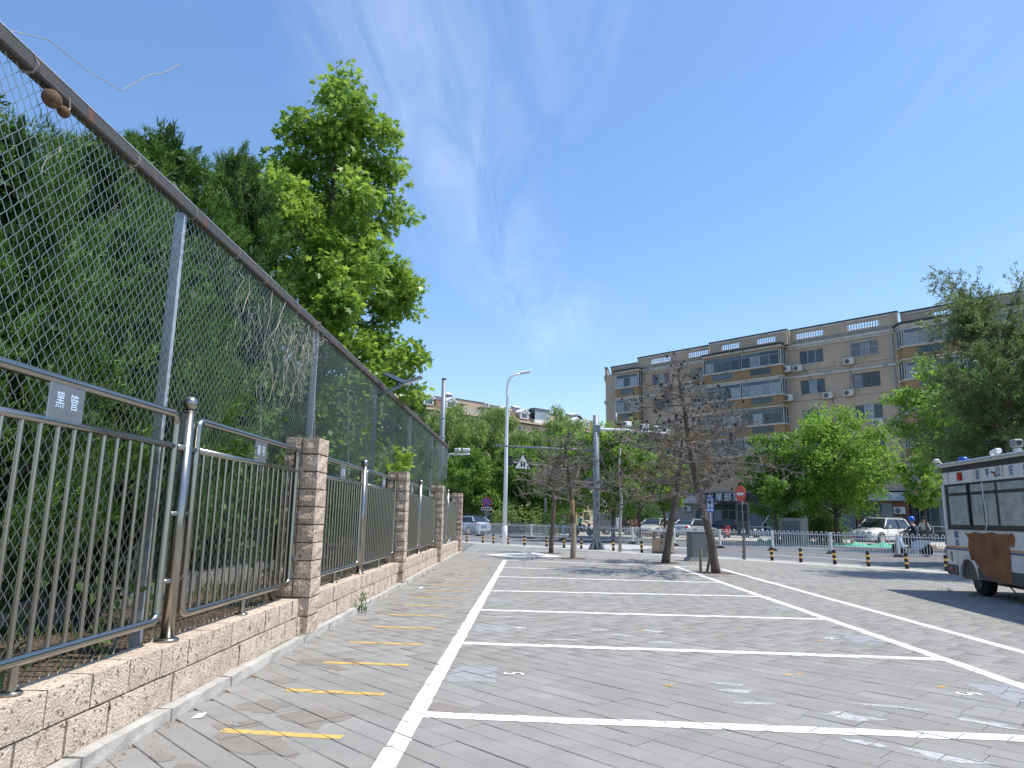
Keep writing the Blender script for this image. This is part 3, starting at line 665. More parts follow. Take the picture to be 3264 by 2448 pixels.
def broadleaf(name, label, loc, h, r, cb, shape, limbs, leaves, size, lmat, lkind='rhomb', seed=1, trunk_r=.14, cat='tree', group=None, rise=.55, clump=.16, droop=0., skew=(0, 0), bark='bark', leafdir=.6, spread=1.):
    """shape(t) gives the crown radius fraction at t = 0 (crown base) .. 1 (top)"""
    rng = np.random.default_rng(seed); t = thing(name, label, cat, loc, 0, group)
    ax = lambda z: np.array([skew[0]*(z/h)**1.3, skew[1]*(z/h)**1.3, z])
    q = MB(); zs = np.linspace(0, h*.93, 9); q.tube([ax(z)+np.r_[rng.normal(0, trunk_r*.25, 2)*(z > .1), 0] for z in zs], [trunk_r*(1.25 if z == 0 else 1)*(1-.9*z/h)+.008 for z in zs], 9)
    q.build('trunk', bark, t, True)
    ql = MB(); P = []; D = []; lens = []
    for i in range(limbs):
        f = (i+.5)/limbs; f = f**.85; zc = cb+(h-cb)*f; rad = r*shape(f)*rng.uniform(.55, 1.18); a = i*2.39996+rng.normal(0, .35)
        tip = ax(zc)+np.array([rad*cos(a), rad*sin(a), rng.normal(0, .035*h)])
        z0 = max(cb*.55, zc-rad*rise*rng.uniform(.8, 1.3)); path = limb_path(ax(z0), tip, rng, .3, 7, -.04)
        rb = max(.012, trunk_r*.42*(1-.75*f)); ql.tube(path, np.linspace(rb, .006, 7), 5, False)
        lens.append((path, rad))
    tot = sum(max(.25, L) for _, L in lens)
    for path, L in lens:
        m = int(leaves*max(.25, L)/tot); nc = max(3, int(3+L*2.2)); cc = []
        for c in range(nc):
            s = rng.uniform(.3, 1.02)**.8*6; i0 = min(5, int(s)); p = path[i0]+(path[min(6, i0+1)]-path[i0])*(s-i0)
            cc.append(p+rng.normal(0, clump*r*.55, 3)*np.array([1, 1, .7]))
        cc.append(path[-1]); cc = np.array(cc); w = rng.integers(0, len(cc), m)
        off = rng.normal(0, 1, (m, 3)); off = unit(off)*(rng.random((m, 1))**.5)*clump*r*np.array([1, 1, .75])*spread
        pp = cc[w]+off; pp[:, 2] -= droop*rng.random(m)**2
        P.append(pp); dd = unit(off)*leafdir+rng.normal(0, .5, (m, 3)); dd[:, 2] -= .25+(1.2 if droop else 0); D.append(dd)
    ql.build('limbs', bark, t, True, fix=False)
    P = np.concatenate(P); D = np.concatenate(D)
    link('crown', leaf_mesh('crown', P, D, size*rng.uniform(.65, 1.25, len(P)), lkind, rng), lmat, t)
    return t
def juniper(name, label, loc, h, r, branches, sprays, size, lmat, seed=1, shape=None, cb=.25, group=None, blades=3, up=.9):
    rng = np.random.default_rng(seed); t = thing(name, label, 'tree', loc, 0, group); shape = shape or (lambda f: (1-f)**.5*(.7+.3*min(1, f*4)))
    MB().tube([(0, 0, -.1), (.03, .02, h*.4), (0, 0, h*.9)], [.12*h/6, .08*h/6, .015], 8).build('trunk', 'bark', t, True)
    P = []; D = []; q = MB(); tot = 0; paths = []
    for i in range(branches):
        f = ((i+rng.random())/branches)**1.1; zc = cb+(h-cb)*f; rad = r*shape(f)*rng.uniform(.6, 1.12); a = i*2.39996+rng.normal(0, .3)
        tip = np.array([rad*cos(a), rad*sin(a), min(h*1.02, zc+rad*.35+rng.uniform(0, .05*h))]); p0 = np.array([0, 0, max(.05, zc-rad*.55)])
        path = limb_path(p0, tip, rng, .2, 5); q.tube(path, np.linspace(.022, .005, 5), 4, False); paths.append((path, rad))
    wsum = sum(.35+rad for _, rad in paths)
    for path, rad in paths:
        m = int(sprays*(.35+rad)/wsum); nc = 4+int(rad*3); ends = []
        for c in range(nc):
            s = rng.uniform(.35, 1.0)**.7*4; i0 = min(3, int(s)); p = path[i0]+(path[i0+1]-path[i0])*(s-i0); dr = unit(path[-1]-path[0]+rng.normal(0, .55, 3)*max(.3, rad)); dr[2] = abs(dr[2])*.6+.35
            ends.append((p, unit(dr), rng.uniform(.28, .55)*(.6+.4*rad/r)))
        w = rng.integers(0, nc, m); pp = np.array([ends[k][0] for k in w]); dd = np.array([ends[k][1] for k in w]); ln = np.array([ends[k][2] for k in w])
        u = rng.random(m)**.8; pos = pp+dd*(ln*u)[:, None]+rng.normal(0, 1, (m, 3))*(.05*(1.25-u))[:, None]*1.5
        dv = dd+rng.normal(0, .55, (m, 3)); dv[:, 2] += up*.5; P.append(pos); D.append(dv)
    q.build('limbs', 'bark', t, fix=False)
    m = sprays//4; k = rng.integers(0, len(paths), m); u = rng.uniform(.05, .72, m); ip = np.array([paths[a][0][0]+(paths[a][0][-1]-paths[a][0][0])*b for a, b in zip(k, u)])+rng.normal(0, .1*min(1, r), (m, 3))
    link('inner_shade_foliage', leaf_mesh('inner_shade_foliage', ip, rng.normal(0, 1, (m, 3))+np.array([0, 0, .6]), size*2.0*rng.uniform(.6, 1.3, m), 'rhomb', rng, .2), 'leaf_jun_dark', t)  # darker leaves added inside the crown to block light and deepen its shade
    P = np.concatenate(P); D = np.concatenate(D); P = np.repeat(P, blades, 0); D = np.repeat(D, blades, 0)+rng.normal(0, .5, (len(P), 3))
    link('crown', leaf_mesh('crown', P, D, size*rng.uniform(.6, 1.4, len(P)), 'blade', rng, .2), lmat, t)
    return t
def shift(o, loc, rz, sc, label):
    c = copytree(o); c.location = loc; c.rotation_euler = (0, 0, rz); c.scale = sc if hasattr(sc, '__len__') else (sc,)*3; c['label'] = label; return c
gum_shape = lambda f: (.55+1.5*f if f < .3 else 1-.36*(f-.3)/.37 if f < .67 else .64*(1-((f-.67)/.33)**1.7))
gum = broadleaf('sweetgum_tree', 'tall bright green lobed-leaf tree rising above the chain link fence', fl(-2.35, 16, .3), 11.7, 2.6, 1.3, gum_shape, 76, 40000, .145, 'leaf_gum', 'lobed', 5, .17, clump=.155, leafdir=.9, rise=.7)
j1 = juniper('juniper_tree', 'tall dark juniper left of the bright green tree behind the fence', fl(-3.95, 11.2, GZ), 7.15, 2.4, 190, 50000, .115, 'leaf_jun', 11, group='junipers behind the fence')
j2 = juniper('juniper_tree', 'broad dark juniper behind the fence, above its second visible post from the left', fl(-3.2, 8.4, GZ), 5.55, 1.85, 160, 42000, .095, 'leaf_jun', 12, group='junipers behind the fence')
j3 = juniper('juniper_tree', 'low juniper pressed against the chain link fence at the left edge', fl(-1.35, 4.6, GZ), 3.5, 1.05, 90, 24000, .062, 'leaf_jun', 13, group='junipers behind the fence', cb=.55)
shift(j3, fl(-1.5, 6.6, GZ), 2.1, (1.05, 1.05, 1.02), 'low juniper behind the fence, right of the lettered plate panel post')
shift(j2, fl(-4.6, 5.6, GZ), 1.2, (1.1, 1.1, .52), 'juniper standing farther back behind the left part of the fence')
shift(j1, fl(-3.5, 13.3, GZ), 2.6, (.8, .8, 1.1), 'juniper behind the fence just left of the bright green trunk')
shift(j1, fl(-2.15, 22.2, GZ), .8, (.95, .95, .81), 'dark juniper at the far end of the fence right of the solar light')
shift(j2, fl(-5.4, 9.9, GZ), 3.4, (1.2, 1.2, 1.06), 'tall juniper in the second row behind the middle of the fence')
shift(j1, fl(-7.5, 14, GZ), 1.9, (1.3, 1.3, .9), 'wide juniper deep in the garden behind the bright green tree')
shift(j2, fl(-3.6, 18.5, GZ), .3, (1.1, 1.1, .75), 'juniper behind the third quarter of the chain link fence')
shift(j1, fl(-8.2, 8, GZ), 4.4, (1.3, 1.3, .5), 'wide juniper deep in the garden at far left')
juniper('columnar_juniper', 'slim young juniper seen through the mesh near the fence end', fl(-.75, 19.2, GZ), 3.3, .34, 40, 3500, .08, 'leaf_jun', 17, shape=lambda f: 1-.8*f)
broadleaf('pine_tree', 'sparse pine crown cut off by the left edge of the picture', fl(-4.1, 6.9, GZ), 5.9, 1.15, 3.2, lambda f: .9-.6*f, 26, 9000, .12, 'leaf_jun_dark', 'willow', 19, .09, clump=.2, leafdir=1.4)
# climbers in the mesh, sunlit broad leaves
rng = np.random.default_rng(23)
def vine(loc_y, z0, z1, n, w, label, size=.075):
    t = thing('climbing_vine', label, 'vine', fl(CX-.12, loc_y, GZ), FA, 'green climbers behind the mesh')
    P = np.stack([rng.normal(-.12, .12, n), rng.normal(0, w, n), rng.uniform(z0, z1, n)-GZ], 1)
    cc = rng.integers(0, 14, n); cen = np.stack([rng.normal(-.1, .08, 14), rng.normal(0, w, 14), rng.uniform(z0, z1, 14)-GZ], 1); P = cen[cc]+rng.normal(0, .13, (n, 3))
    D = rng.normal(0, .6, (n, 3)); D[:, 0] += .6; D[:, 2] -= .3
    link('foliage', leaf_mesh('foliage', P, D, size*rng.uniform(.6, 1.3, n), 'round', rng), 'leaf_vine', t)
    MB().tube([(-.1, 0, 0), (-.05, .1, .8), (-.12, -.1, z1-GZ)], .012, 5).build('stem', 'dry_vine', t)
for a in ((8.1, .7, 3.0, 420, .38, 'bright climber leaves on the mesh left of the nearest pillar'), (10.2, .9, 3.3, 520, .5, 'bright climber leaves on the mesh right of the nearest pillar'), (12.2, 1.0, 3.4, 420, .5, 'bright climber leaves on the mesh before the second pillar'),
          (13.6, 1.2, 3.6, 260, .2, 'climber leaves around the dark post under the solar light'), (15.6, 1.0, 2.8, 300, .5, 'climber leaves just past the second pillar'), (5.5, .5, .95, 60, .08, 'small creeper at the foot of the near fence post')): vine(*a)
# garden undergrowth
n = 14000; P = np.stack([rng.uniform(-9, -.35, n), rng.uniform(1, 27, n), np.full(n, GZ)], 1); keep = ~((P[:, 0] < -2.1) & (P[:, 0] > -5.4) & (P[:, 1] < 13)) & (np.sin(P[:, 0]*2.1)+np.sin(P[:, 1]*1.7+P[:, 0])+rng.normal(0, .6, n) > .2)
P = P[keep]; D = rng.normal(0, .45, (len(P), 3)); D[:, 2] += 1.2
tag(link('garden_grass', leaf_mesh('garden_grass', np.array([fl(*p) for p in P]), D, rng.uniform(.06, .17, len(P)), 'willow', rng), 'grass'), 'patchy green weeds and grass on the garden soil', 'grass', kind='stuff')
# weed at the kerb
def tuft(name, label, loc, n, h, w, m='leaf_shrub', kind='willow', size=.1, cat='plant'):
    t = thing(name, label, cat, loc); P = np.stack([rng.normal(0, w, n), rng.normal(0, w, n), rng.uniform(0, h, n)], 1); D = P*1.0; D[:, 2] = rng.uniform(.1, .6, n); D = D+rng.normal(0, .12, (n, 3))
    link('foliage', leaf_mesh('foliage', P, D, size*rng.uniform(.6, 1.3, n), kind, rng), m, t)
    q = MB()
    for k in range(5): q.tube([(0, 0, 0), (rng.normal(0, w*.5), rng.normal(0, w*.5), h*.5), (rng.normal(0, w), rng.normal(0, w), h*.95)], .003, 4, False)
    q.build('stem', m, t); return t
tuft('kerb_weed', 'small green weed growing from the kerb past the nearest pillar', fl(.05, 10.6, 0), 70, .26, .05, size=.07)
# ---- trees beyond the road
dome = lambda f: (1-(2*f-.9)**2*.75)**.5 if f < .95 else .35
egg = lambda f: .55+1.1*f if f < .35 else (.94*(1-((f-.35)/.65)**2.2))**.5*.98
far = 'street trees beyond the road'
broadleaf('willow_tree', 'pale green willow beside the grey pole left of the white lamp', (-8.4, 70, 0), 12.3, 3.8, 2.5, dome, 40, 24000, .42, 'leaf_willow', 'willow', 31, .22, droop=1.0, group=far)
broadleaf('willow_tree', 'pale willow directly behind the white street lamp', (-4.0, 72, 0), 12.2, 4.0, 2.8, dome, 42, 26000, .42, 'leaf_willow', 'willow', 32, .3, droop=1.0, group=far)
broadleaf('willow_tree', 'round topped pale willow right of the white street lamp', (2.95, 72, 0), 11.7, 3.9, 2.6, dome, 42, 26000, .42, 'leaf_willow', 'willow', 33, .25, droop=.8, group=far)
broadleaf('locust_tree', 'green locust tree behind the triangular warning sign', (-.7, 66.5, 0), 7.8, 3.6, 1.5, egg, 36, 14000, .28, 'leaf_loc_dark', 'rhomb', 34, .16, group=far)
broadleaf('locust_tree', 'dark locust tree with thick trunk just past the last fence pillar', (-5.7, 64.5, 0), 7.2, 3.2, 2.3, egg, 30, 10000, .27, 'leaf_loc_dark', 'rhomb', 35, .36, group=far)
broadleaf('locust_tree', 'bright green locust behind the grey gantry column', (5.3, 47, 0), 7.3, 3.0, 2.2, egg, 40, 18000, .23, 'leaf_loc', 'rhomb', 36, .12, group=far)
broadleaf('locust_tree', 'green locust in front of the blue shop sign', (9.0, 49, 0), 5.6, 2.2, 2.4, egg, 24, 6500, .22, 'leaf_loc', 'rhomb', 37, .1, group=far)
broadleaf('locust_tree', 'large round bright green tree left of the white car', (19.6, 47, 0), 8.5, 3.9, 2.4, egg, 46, 20000, .22, 'leaf_loc', 'rhomb', 38, .18, group=far, skew=(.3, 0))
broadleaf('locust_tree', 'darker green tree right of the no entry sign', (15.6, 46.5, 0), 6.9, 2.4, 2.0, egg, 34, 11000, .22, 'leaf_loc_dark', 'rhomb', 39, .13, group=far)
broadleaf('young_tree', 'slim young tree in front of the grey shop sign', (23.7, 44, 0), 5.7, 1.35, 2.2, egg, 26, 3600, .2, 'leaf_loc', 'rhomb', 40, .07, group=far)
broadleaf('locust_tree', 'leafy green tree against the right bay of the apartment block', (22.0, 38.5, 0), 9.5, 2.3, 5.4, egg, 30, 9000, .2, 'leaf_loc', 'rhomb', 41, .15, group=far, skew=(-.3, 0))
broadleaf('locust_tree', 'dark tree behind the white box on a post', (2.4, 66, 0), 6.8, 2.7, 1.0, egg, 26, 7000, .24, 'leaf_loc_dark', 'rhomb', 42, .18, group=far)
broadleaf('locust_tree', 'bright green locust right of the gantry column, behind the dying pine', (8.2, 55, 0), 8.3, 2.9, 2.9, egg, 34, 13000, .25, 'leaf_loc', 'rhomb', 43, .14, group=far)
broadleaf('locust_tree', 'light green locust left of the gantry column, behind the peeled dead pine', (3.0, 54, 0), 7.6, 2.7, 2.4, egg, 34, 13000, .25, 'leaf_loc', 'rhomb', 44, .13, group=far)
# feathery tamarisk behind the bus
def tamarisk(loc, h, seed):
    rng = np.random.default_rng(seed); t = thing('tamarisk_tree', 'feathery grey green tamarisk leaning over the police bus', 'tree', loc)
    MB().tube([(0, 0, 0), (.1, 0, 1.6), (.35, .1, 3.4), (.45, .1, 5.2), (.2, .1, 6.6)], [.17, .13, .1, .06, .02], 8).build('trunk', 'bark', t, True)
    q = MB(); P = []; D = []
    for i in range(78):
        z0 = rng.uniform(2.2, 6.2); a = rng.uniform(0, 2*pi); L = rng.uniform(1.0, 2.3)*(1.15-.5*(z0-2.2)/4.2); p0 = np.array([.35, .1, z0]); tip = p0+np.array([L*cos(a), L*sin(a), rng.uniform(.1, 1.9)]); path = limb_path(p0, tip, rng, .3, 7); q.tube(path, np.linspace(.028, .004, 7), 4, False)
        for c in range(30):
            s = rng.uniform(1.2, 6); i0 = min(5, int(s)); b = path[i0]+(path[i0+1]-path[i0])*(s-i0); dr = unit(rng.normal(0, .6, 3)+np.array([cos(a)*.3, sin(a)*.3, .5])); ln = rng.uniform(.25, .75); m = 34
            u = rng.random(m); pos = b+dr*(ln*u)[:, None]+np.array([0, 0, -.25])*(u**2*ln)[:, None]+rng.normal(0, .025, (m, 3)); P.append(pos); D.append(dr+rng.normal(0, .35, (m, 3)))
    q.build('limbs', 'dead_bark', t, fix=False); P = np.concatenate(P); D = np.concatenate(D)
    link('crown', leaf_mesh('crown', P, D, rng.uniform(.05, .13, len(P)), 'willow', rng), 'leaf_tam', t); return t
tm = tamarisk((12.7, 19.6, 0), 7.5, 51); tm.scale = (1.08, 1.08, 1.13)
broadleaf('locust_tree', 'dark leafy tree filling the right edge behind the tamarisk', (17.5, 26.5, 0), 7.4, 2.9, 2.6, egg, 34, 9000, .2, 'leaf_loc_dark', 'rhomb', 52, .16)
# ---- dead pines on the plaza
def dead_pine(label, loc, path, rad, z0, R0, n, seed, needles=0, peel=None, zone=None, flat=.4, cones=90):
    rng = np.random.default_rng(seed); t = thing('dead_pine', label, 'tree', loc, 0, 'dead pines on the plaza'); path = np.array(path, float)
    dense = []
    for i in range(len(path)-1):
        for k in range(4): dense.append(path[i]+(path[i+1]-path[i])*k/4)
    dense.append(path[-1]); dense = np.array(dense); rr_ = np.interp(np.linspace(0, 1, len(dense)), np.linspace(0, 1, len(rad)), rad)*(1+rng.normal(0, .05, len(dense)))
    MB().tube(dense, rr_, 10).build('trunk', 'dead_bark', t, True)
    if peel:
        for a, b, m in peel:
            sel = [i for i in range(len(dense)) if a <= dense[i][2] <= b]
            if len(sel) > 1: MB().tube(dense[sel], rr_[sel]*1.05, 10, False).build('peeled_bark', m, t, True)
    ztop = path[-1][2]; q = MB(); C = []; NP = []; ND = []
    for i in range(n):
        z = z0+(ztop-z0)*(i+rng.random())/n; k = np.argmin(abs(dense[:, 2]-z)); p0 = dense[k]; f = (z-z0)/(ztop-z0); a = i*2.4+rng.normal(0, .3)
        L = R0*(1-.84*f**1.15)*rng.uniform(.6, 1.12); tip = p0+np.array([L*cos(a), L*sin(a), L*rng.uniform(-.25, flat)]); pth = limb_path(p0, tip, rng, .5, 8, rng.uniform(-.05, .12)); r0 = .027*(1-.6*f)+.008; q.tube(pth, np.linspace(r0, .007, 8), 5, False)
        for c in range(int(7+L*9)):
            s = rng.uniform(2, 7); i0 = min(6, int(s)); b = pth[i0]+(pth[i0+1]-pth[i0])*(s-i0); d = unit(unit(pth[-1]-pth[0])*.6+rng.normal(0, .6, 3)+np.array([0, 0, .25])); l = rng.uniform(.18, .6)*(.5+.5*L/R0); m1 = b+d*l*.5+rng.normal(0, .04, 3); e_ = b+d*l+np.array([0, 0, rng.uniform(-.05, .15)]); q.tube([b, m1, e_], [.0085, .007, .005], 3, False)
            for g in range(2):
                d2 = unit(d+rng.normal(0, .7, 3)); q.tube([m1, m1+d2*l*.4], [.006, .0035], 3, False)
            if rng.random() < cones/(n*(7+R0*6)): C.append(e_+rng.normal(0, .008, 3))
            if needles and rng.random() < needles:
                m = 26; NP.append(np.repeat((e_-d*.1)[None], m, 0)+rng.normal(0, .07, (m, 3))); ND.append(d+rng.normal(0, .6, (m, 3)))
    q.build('branches', 'dead_twig', t, fix=False)
    if C:
        qc = MB()
        for c in C: qc.sphere(c, rng.uniform(.026, .046), 5, 4, (1, 1, 1.15))
        o = qc.build('cones', 'cone', t, fix=False); o['kind'] = 'stuff'
    if NP:
        P = np.concatenate(NP); link('dry_needles', leaf_mesh('dry_needles', P, np.concatenate(ND), rng.uniform(.09, .19, len(P)), 'blade', rng), 'needle_brown', t)
    return t
dead_pine('dead bare pine farthest left on the plaza, with an orange band round its trunk', (.8, 29.0, 0), [(0, 0, -.1), (.05, 0, 1.0), (.12, 0, 2.2), (0, 0, 3.4)], [.11, .092, .085, .035], 2.2, 1.7, 24, 61, peel=[(1.5, 1.8, 'bollard_yellow')], cones=60)
dead_pine('dead bare pine with peeled orange trunk, second from left', (1.47, 25.4, 0), [(0, 0, -.1), (.02, 0, .6), (-.02, 0, 1.8), (-.12, 0, 2.7), (-.3, 0, 4.2)], [.115, .1, .082, .075, .02], 2.15, 2.3, 40, 62, peel=[(-.2, 1.45, 'peeled_pale'), (1.3, 2.2, 'peeled')], cones=90, flat=.7)
dead_pine('dying pine with brown needles leaning right, behind the grey cabinet', (4.37, 23.9, 0), [(0, 0, -.1), (.18, 0, 1.0), (.42, .05, 2.2), (.62, .1, 3.2), (.7, .1, 4.3)], [.135, .105, .092, .07, .02], 2.2, 2.3, 34, 63, needles=.28, cones=40)
dead_pine('large dead pine covered in cones, leaning left, in front of the grey cabinet', (4.98, 19.75, 0), [(0, 0, -.1), (-.12, 0, .9), (-.42, -.05, 2.1), (-.62, -.1, 3.2), (-.78, -.2, 4.5), (-.98, -.3, 5.6)], [.13, .1, .092, .075, .05, .01], 2.1, 3.1, 64, 64, needles=.015, cones=280, flat=.3)
bt = thing('bare_street_tree', 'thin grey bare tree trunk between the gantry column and the bin', 'tree', (3.79, 31.1, 0))
MB().tube([(0, 0, -.1), (.02, 0, 1), (.1, 0, 2.2), (0, 0, 3.6), (.1, 0, 4.6)], [.075, .06, .055, .045, .02], 8).build('trunk', 'concrete', bt, True)
q = MB()
for k in range(14):
    a = k*2.4; z = 2.6+k*.14; q.tube(limb_path((.05, 0, z), (1.1*cos(a), 1.1*sin(a), z+.9), rng, .3, 5), [.03, .02, .015, .01, .005], 4, False)
q.build('limbs', 'dead_bark', bt, fix=False)
# tree pits
for k, (x, y) in enumerate([(.8, 29.0), (1.47, 25.4), (4.37, 23.9), (4.98, 19.75)]):
    struct(MB().quad(*[(x+.42*a, y+.42*b, .003) for a, b in ((-1, -1), (1, -1), (1, 1), (-1, 1))]).build('tree_pit', 'soil', rot=(0, 0, 0)))
# shrubs by the shops
def shrub(label, loc, r, h, n, m='leaf_shrub', seed=1, size=.16):
    rg = np.random.default_rng(seed); t = thing('shrub', label, 'shrub', loc); c = rg.normal(0, 1, (18, 3)); c = unit(c)*rg.random((18, 1))**.4*np.array([r, r, h*.45])+np.array([0, 0, h*.5]); w = rg.integers(0, 18, n)
    P = c[w]+rg.normal(0, .22*r, (n, 3)); P[:, 2] = np.abs(P[:, 2]); D = unit(P-np.array([0, 0, h*.4]))+rg.normal(0, .5, (n, 3)); link('foliage', leaf_mesh('foliage', P, D, size*rg.uniform(.6, 1.3, n), 'rhomb', rg), m, t)
    q = MB()
    for k in range(6): q.tube([(0, 0, 0), tuple(c[k]*.6), tuple(c[k])], [.03, .02, .008], 4, False)
    q.build('stems', 'bark', t, fix=False); return t
shrub('tall leafy bush behind the beige car', (10.2, 60.5+3.5, 0), 1.9, 3.4, 4200, seed=71)
shrub('dark bush with pink flowers behind the three wheeled van', (8.6, 64.5, 0), 1.3, 2.0, 1500, seed=72)
shrub('bush with pink blossom beside the sign post', (9.1, 63.0, 0), .7, 1.5, 420, m='flower', seed=73)
shrub('bright green hedge bush left of the white car', (18.6, 50.5, 0), 1.7, 2.9, 4200, seed=74)
shrub('bushy green shrub right of the round tree trunk', (20.9, 51.0, 0), 1.4, 2.3, 2600, seed=75)
shrub('brownish shrub at the foot of the round tree', (19.9, 50.3, 0), .8, 2.2, 900, m='needle_brown', seed=76)
shrub('low green bush in front of the tan garden wall', (1.9, 60.5, 0), 1.0, 1.9, 1400, seed=77)
shrub('grey green dry bush before the tan garden wall', (-2.3, 62, 0), 1.2, 2.4, 700, m='leaf_willow', seed=78)
shrub('thin twiggy bush before the tan garden wall', (-.2, 62.5, 0), 1.3, 2.3, 500, m='leaf_willow', seed=79)
shrub('leafy bush under the blue shop sign', (6.6, 67, 0), 1.1, 2.2, 1600, m='leaf_willow', seed=80)
# ================================================================== BUILDINGS
def holes_wall(mb, x0, x1, z0, z1, holes, y0=0., th=.25):
    xs = sorted({x0, x1, *[h[0] for h in holes], *[h[1] for h in holes]}); zs = sorted({z0, z1, *[h[2] for h in holes], *[h[3] for h in holes]})
    xs = [x for x in xs if x0 <= x <= x1]; zs = [z for z in zs if z0 <= z <= z1]
    hit = lambda a, b: any(h[0]-1e-6 <= a <= h[1]+1e-6 and h[2]-1e-6 <= b <= h[3]+1e-6 for h in holes)
    nx, nz = len(xs)-1, len(zs)-1
    S_ = [[not hit((xs[i]+xs[i+1])/2, (zs[k]+zs[k+1])/2) for k in range(nz)] for i in range(nx)]
    for i in range(nx):
        for k in range(nz):
            if not S_[i][k]: continue
            a, b, c, d = xs[i], xs[i+1], zs[k], zs[k+1]; y1 = y0+th
            mb.quad((a, y0, c), (b, y0, c), (b, y0, d), (a, y0, d))
            if i == 0 or not S_[i-1][k]: mb.quad((a, y1, c), (a, y0, c), (a, y0, d), (a, y1, d))
            if i == nx-1 or not S_[i+1][k]: mb.quad((b, y0, c), (b, y1, c), (b, y1, d), (b, y0, d))
            if k == 0 or not S_[i][k-1]: mb.quad((a, y0, c), (a, y1, c), (b, y1, c), (b, y0, c))
            if k == nz-1 or not S_[i][k+1]: mb.quad((a, y0, d), (b, y0, d), (b, y1, d), (a, y1, d))
br = random.Random(17)
def window(par, x0, x1, z0, z1, y=0.14, n=3, m='frame_white', sill=True, transom=0., bar=0, f=.055, curt=.35):
    """window frame with its panes and sill as children; y is the depth of the frame's front face"""
    q = MB(); q.box(x0, x1, y, y+.06, z0, z0+f); q.box(x0, x1, y, y+.06, z1-f, z1); q.box(x0, x0+f, y, y+.06, z0+f, z1-f); q.box(x1-f, x1, y, y+.06, z0+f, z1-f)
    zt = z1-f-transom if transom else z1-f; w = (x1-x0-2*f)/n
    if transom: q.box(x0+f, x1-f, y+.002, y+.058, zt-.035, zt)
    for i in range(1, n): q.box(x0+f+w*i-.022, x0+f+w*i+.022, y+.004, y+.056, z0+f, zt-(.036 if transom else 0))
    o = q.build('window', m, par, fix=False)
    for i in range(n):
        a, b = x0+f+w*i, x0+f+w*(i+1)
        MB().box(a, b, y+.022, y+.032, z0+f, zt).build('pane', 'pane_curtain' if br.random() < curt else 'pane', o, fix=False)
    if transom:
        k = max(2, n//2)
        for i in range(k): MB().box(x0+f+(x1-x0-2*f)/k*i, x0+f+(x1-x0-2*f)/k*(i+1), y+.024, y+.034, zt, z1-f).build('pane', 'pane', o, fix=False)
    if sill: MB().box(x0-.06, x1+.06, -.07, y, z0-.07, z0-.004).build('sill', 'trim_white', o, fix=False)
    if bar:
        g = MB(); s0 = -.28 if bar > 1 else .02
        k = int((x1-x0)/.16)
        for i in range(k+1): xx = x0+(x1-x0)*i/k; g.box(xx-.012, xx+.012, s0, s0+.024, z0, z1)
        for j in range(3): zz = z0+(z1-z0)*(.02+.48*j); g.box(x0, x1, s0+.001, s0+.023, zz-.014, zz+.014)
        if bar > 1:
            for xx in (x0, x1):
                for j in range(3): zz = z0+(z1-z0)*(.02+.48*j); g.box(xx-.012, xx+.012, s0+.024, .05, zz-.012, zz+.012)
        g.build('grille', 'grille' if bar == 1 else 'frame_white', o, fix=False)
    return o
BO = (30.785, 65.763, 0); BA = R(-44.466)
def bw(x, y, z=0.): return (BO[0]+x*cos(BA)-y*sin(BA), BO[1]+x*sin(BA)+y*cos(BA), z)
B = thing('apartment_building', 'six storey tan apartment block with glazed bays, seen above the trees', 'building', BO, BA)
ZS = [4.8, 7.75, 10.75, 13.7, 16.7]
cols = [(-23.5, -21.1), (-18.35, -16.45), (-5.92, -3.52), (-.95, 1.5)]
holes = [(a, b, z, z+1.4) for a, b in cols for z in ZS]
q = MB(); holes_wall(q, -30.4, 18, 4.2, 18.85, holes); q.build('wall', 'wall_tan', B, fix=False)
MB().box(-30.4, 18, .25, 11.5, 4.2, 18.8).build('inner_block', 'dark', B)
MB().box(-30.5, 18.1, -.02, 11.6, 18.8, 18.85).build('roof_slab', 'roof_dark', B)
# corner wall that turns away to the left
cw = MB(); holes_wall(cw, 0, 7, 0, 18.85, [(1.2, 2.6, z, z+1.4) for z in ZS]+[(4.2, 5.6, z, z+1.4) for z in ZS]); cw.box(0, 7, .25, 6, 0, 18.8)
c_ = cw.build('corner_wall', 'wall_tan', B, loc=(-30.4-7*cos(R(56)), 7*sin(R(56)), 0), rot=(0, 0, R(-56)), fix=False)
for z in ZS:
    for a in (1.2, 4.2):
        MB().box(a, a+1.4, .14, .2, z, z+1.4).build('window', 'frame_grey', c_); MB().box(a+.07, a+1.33, .12, .139, z+.07, z+1.33).build('pane', 'pane', c_)
for z in (15.4, 18.35): MB().box(-.1, 7.1, -.18, -.004, z, z+(.25 if z < 16 else .5)).build('ledge', 'trim_white', c_)
cpar = MB().box(-.05, 7.05, -.05, .2, 18.852, 19.8).build('parapet', 'wall_tan', c_); MB().box(-.1, 7.1, -.12, .26, 19.802, 19.92).build('coping', 'coping', c_)
for a, b in cols:
    for i, z in enumerate(ZS):
        bar = 2 if (a == -.95 and i == 4) else (1 if (i < 2 or (a == -.95 and i == 3)) else 0)
        window(B, a, b, z, z+1.4, n=3, m='frame_white' if (i != 3) else 'frame_grey', bar=bar)
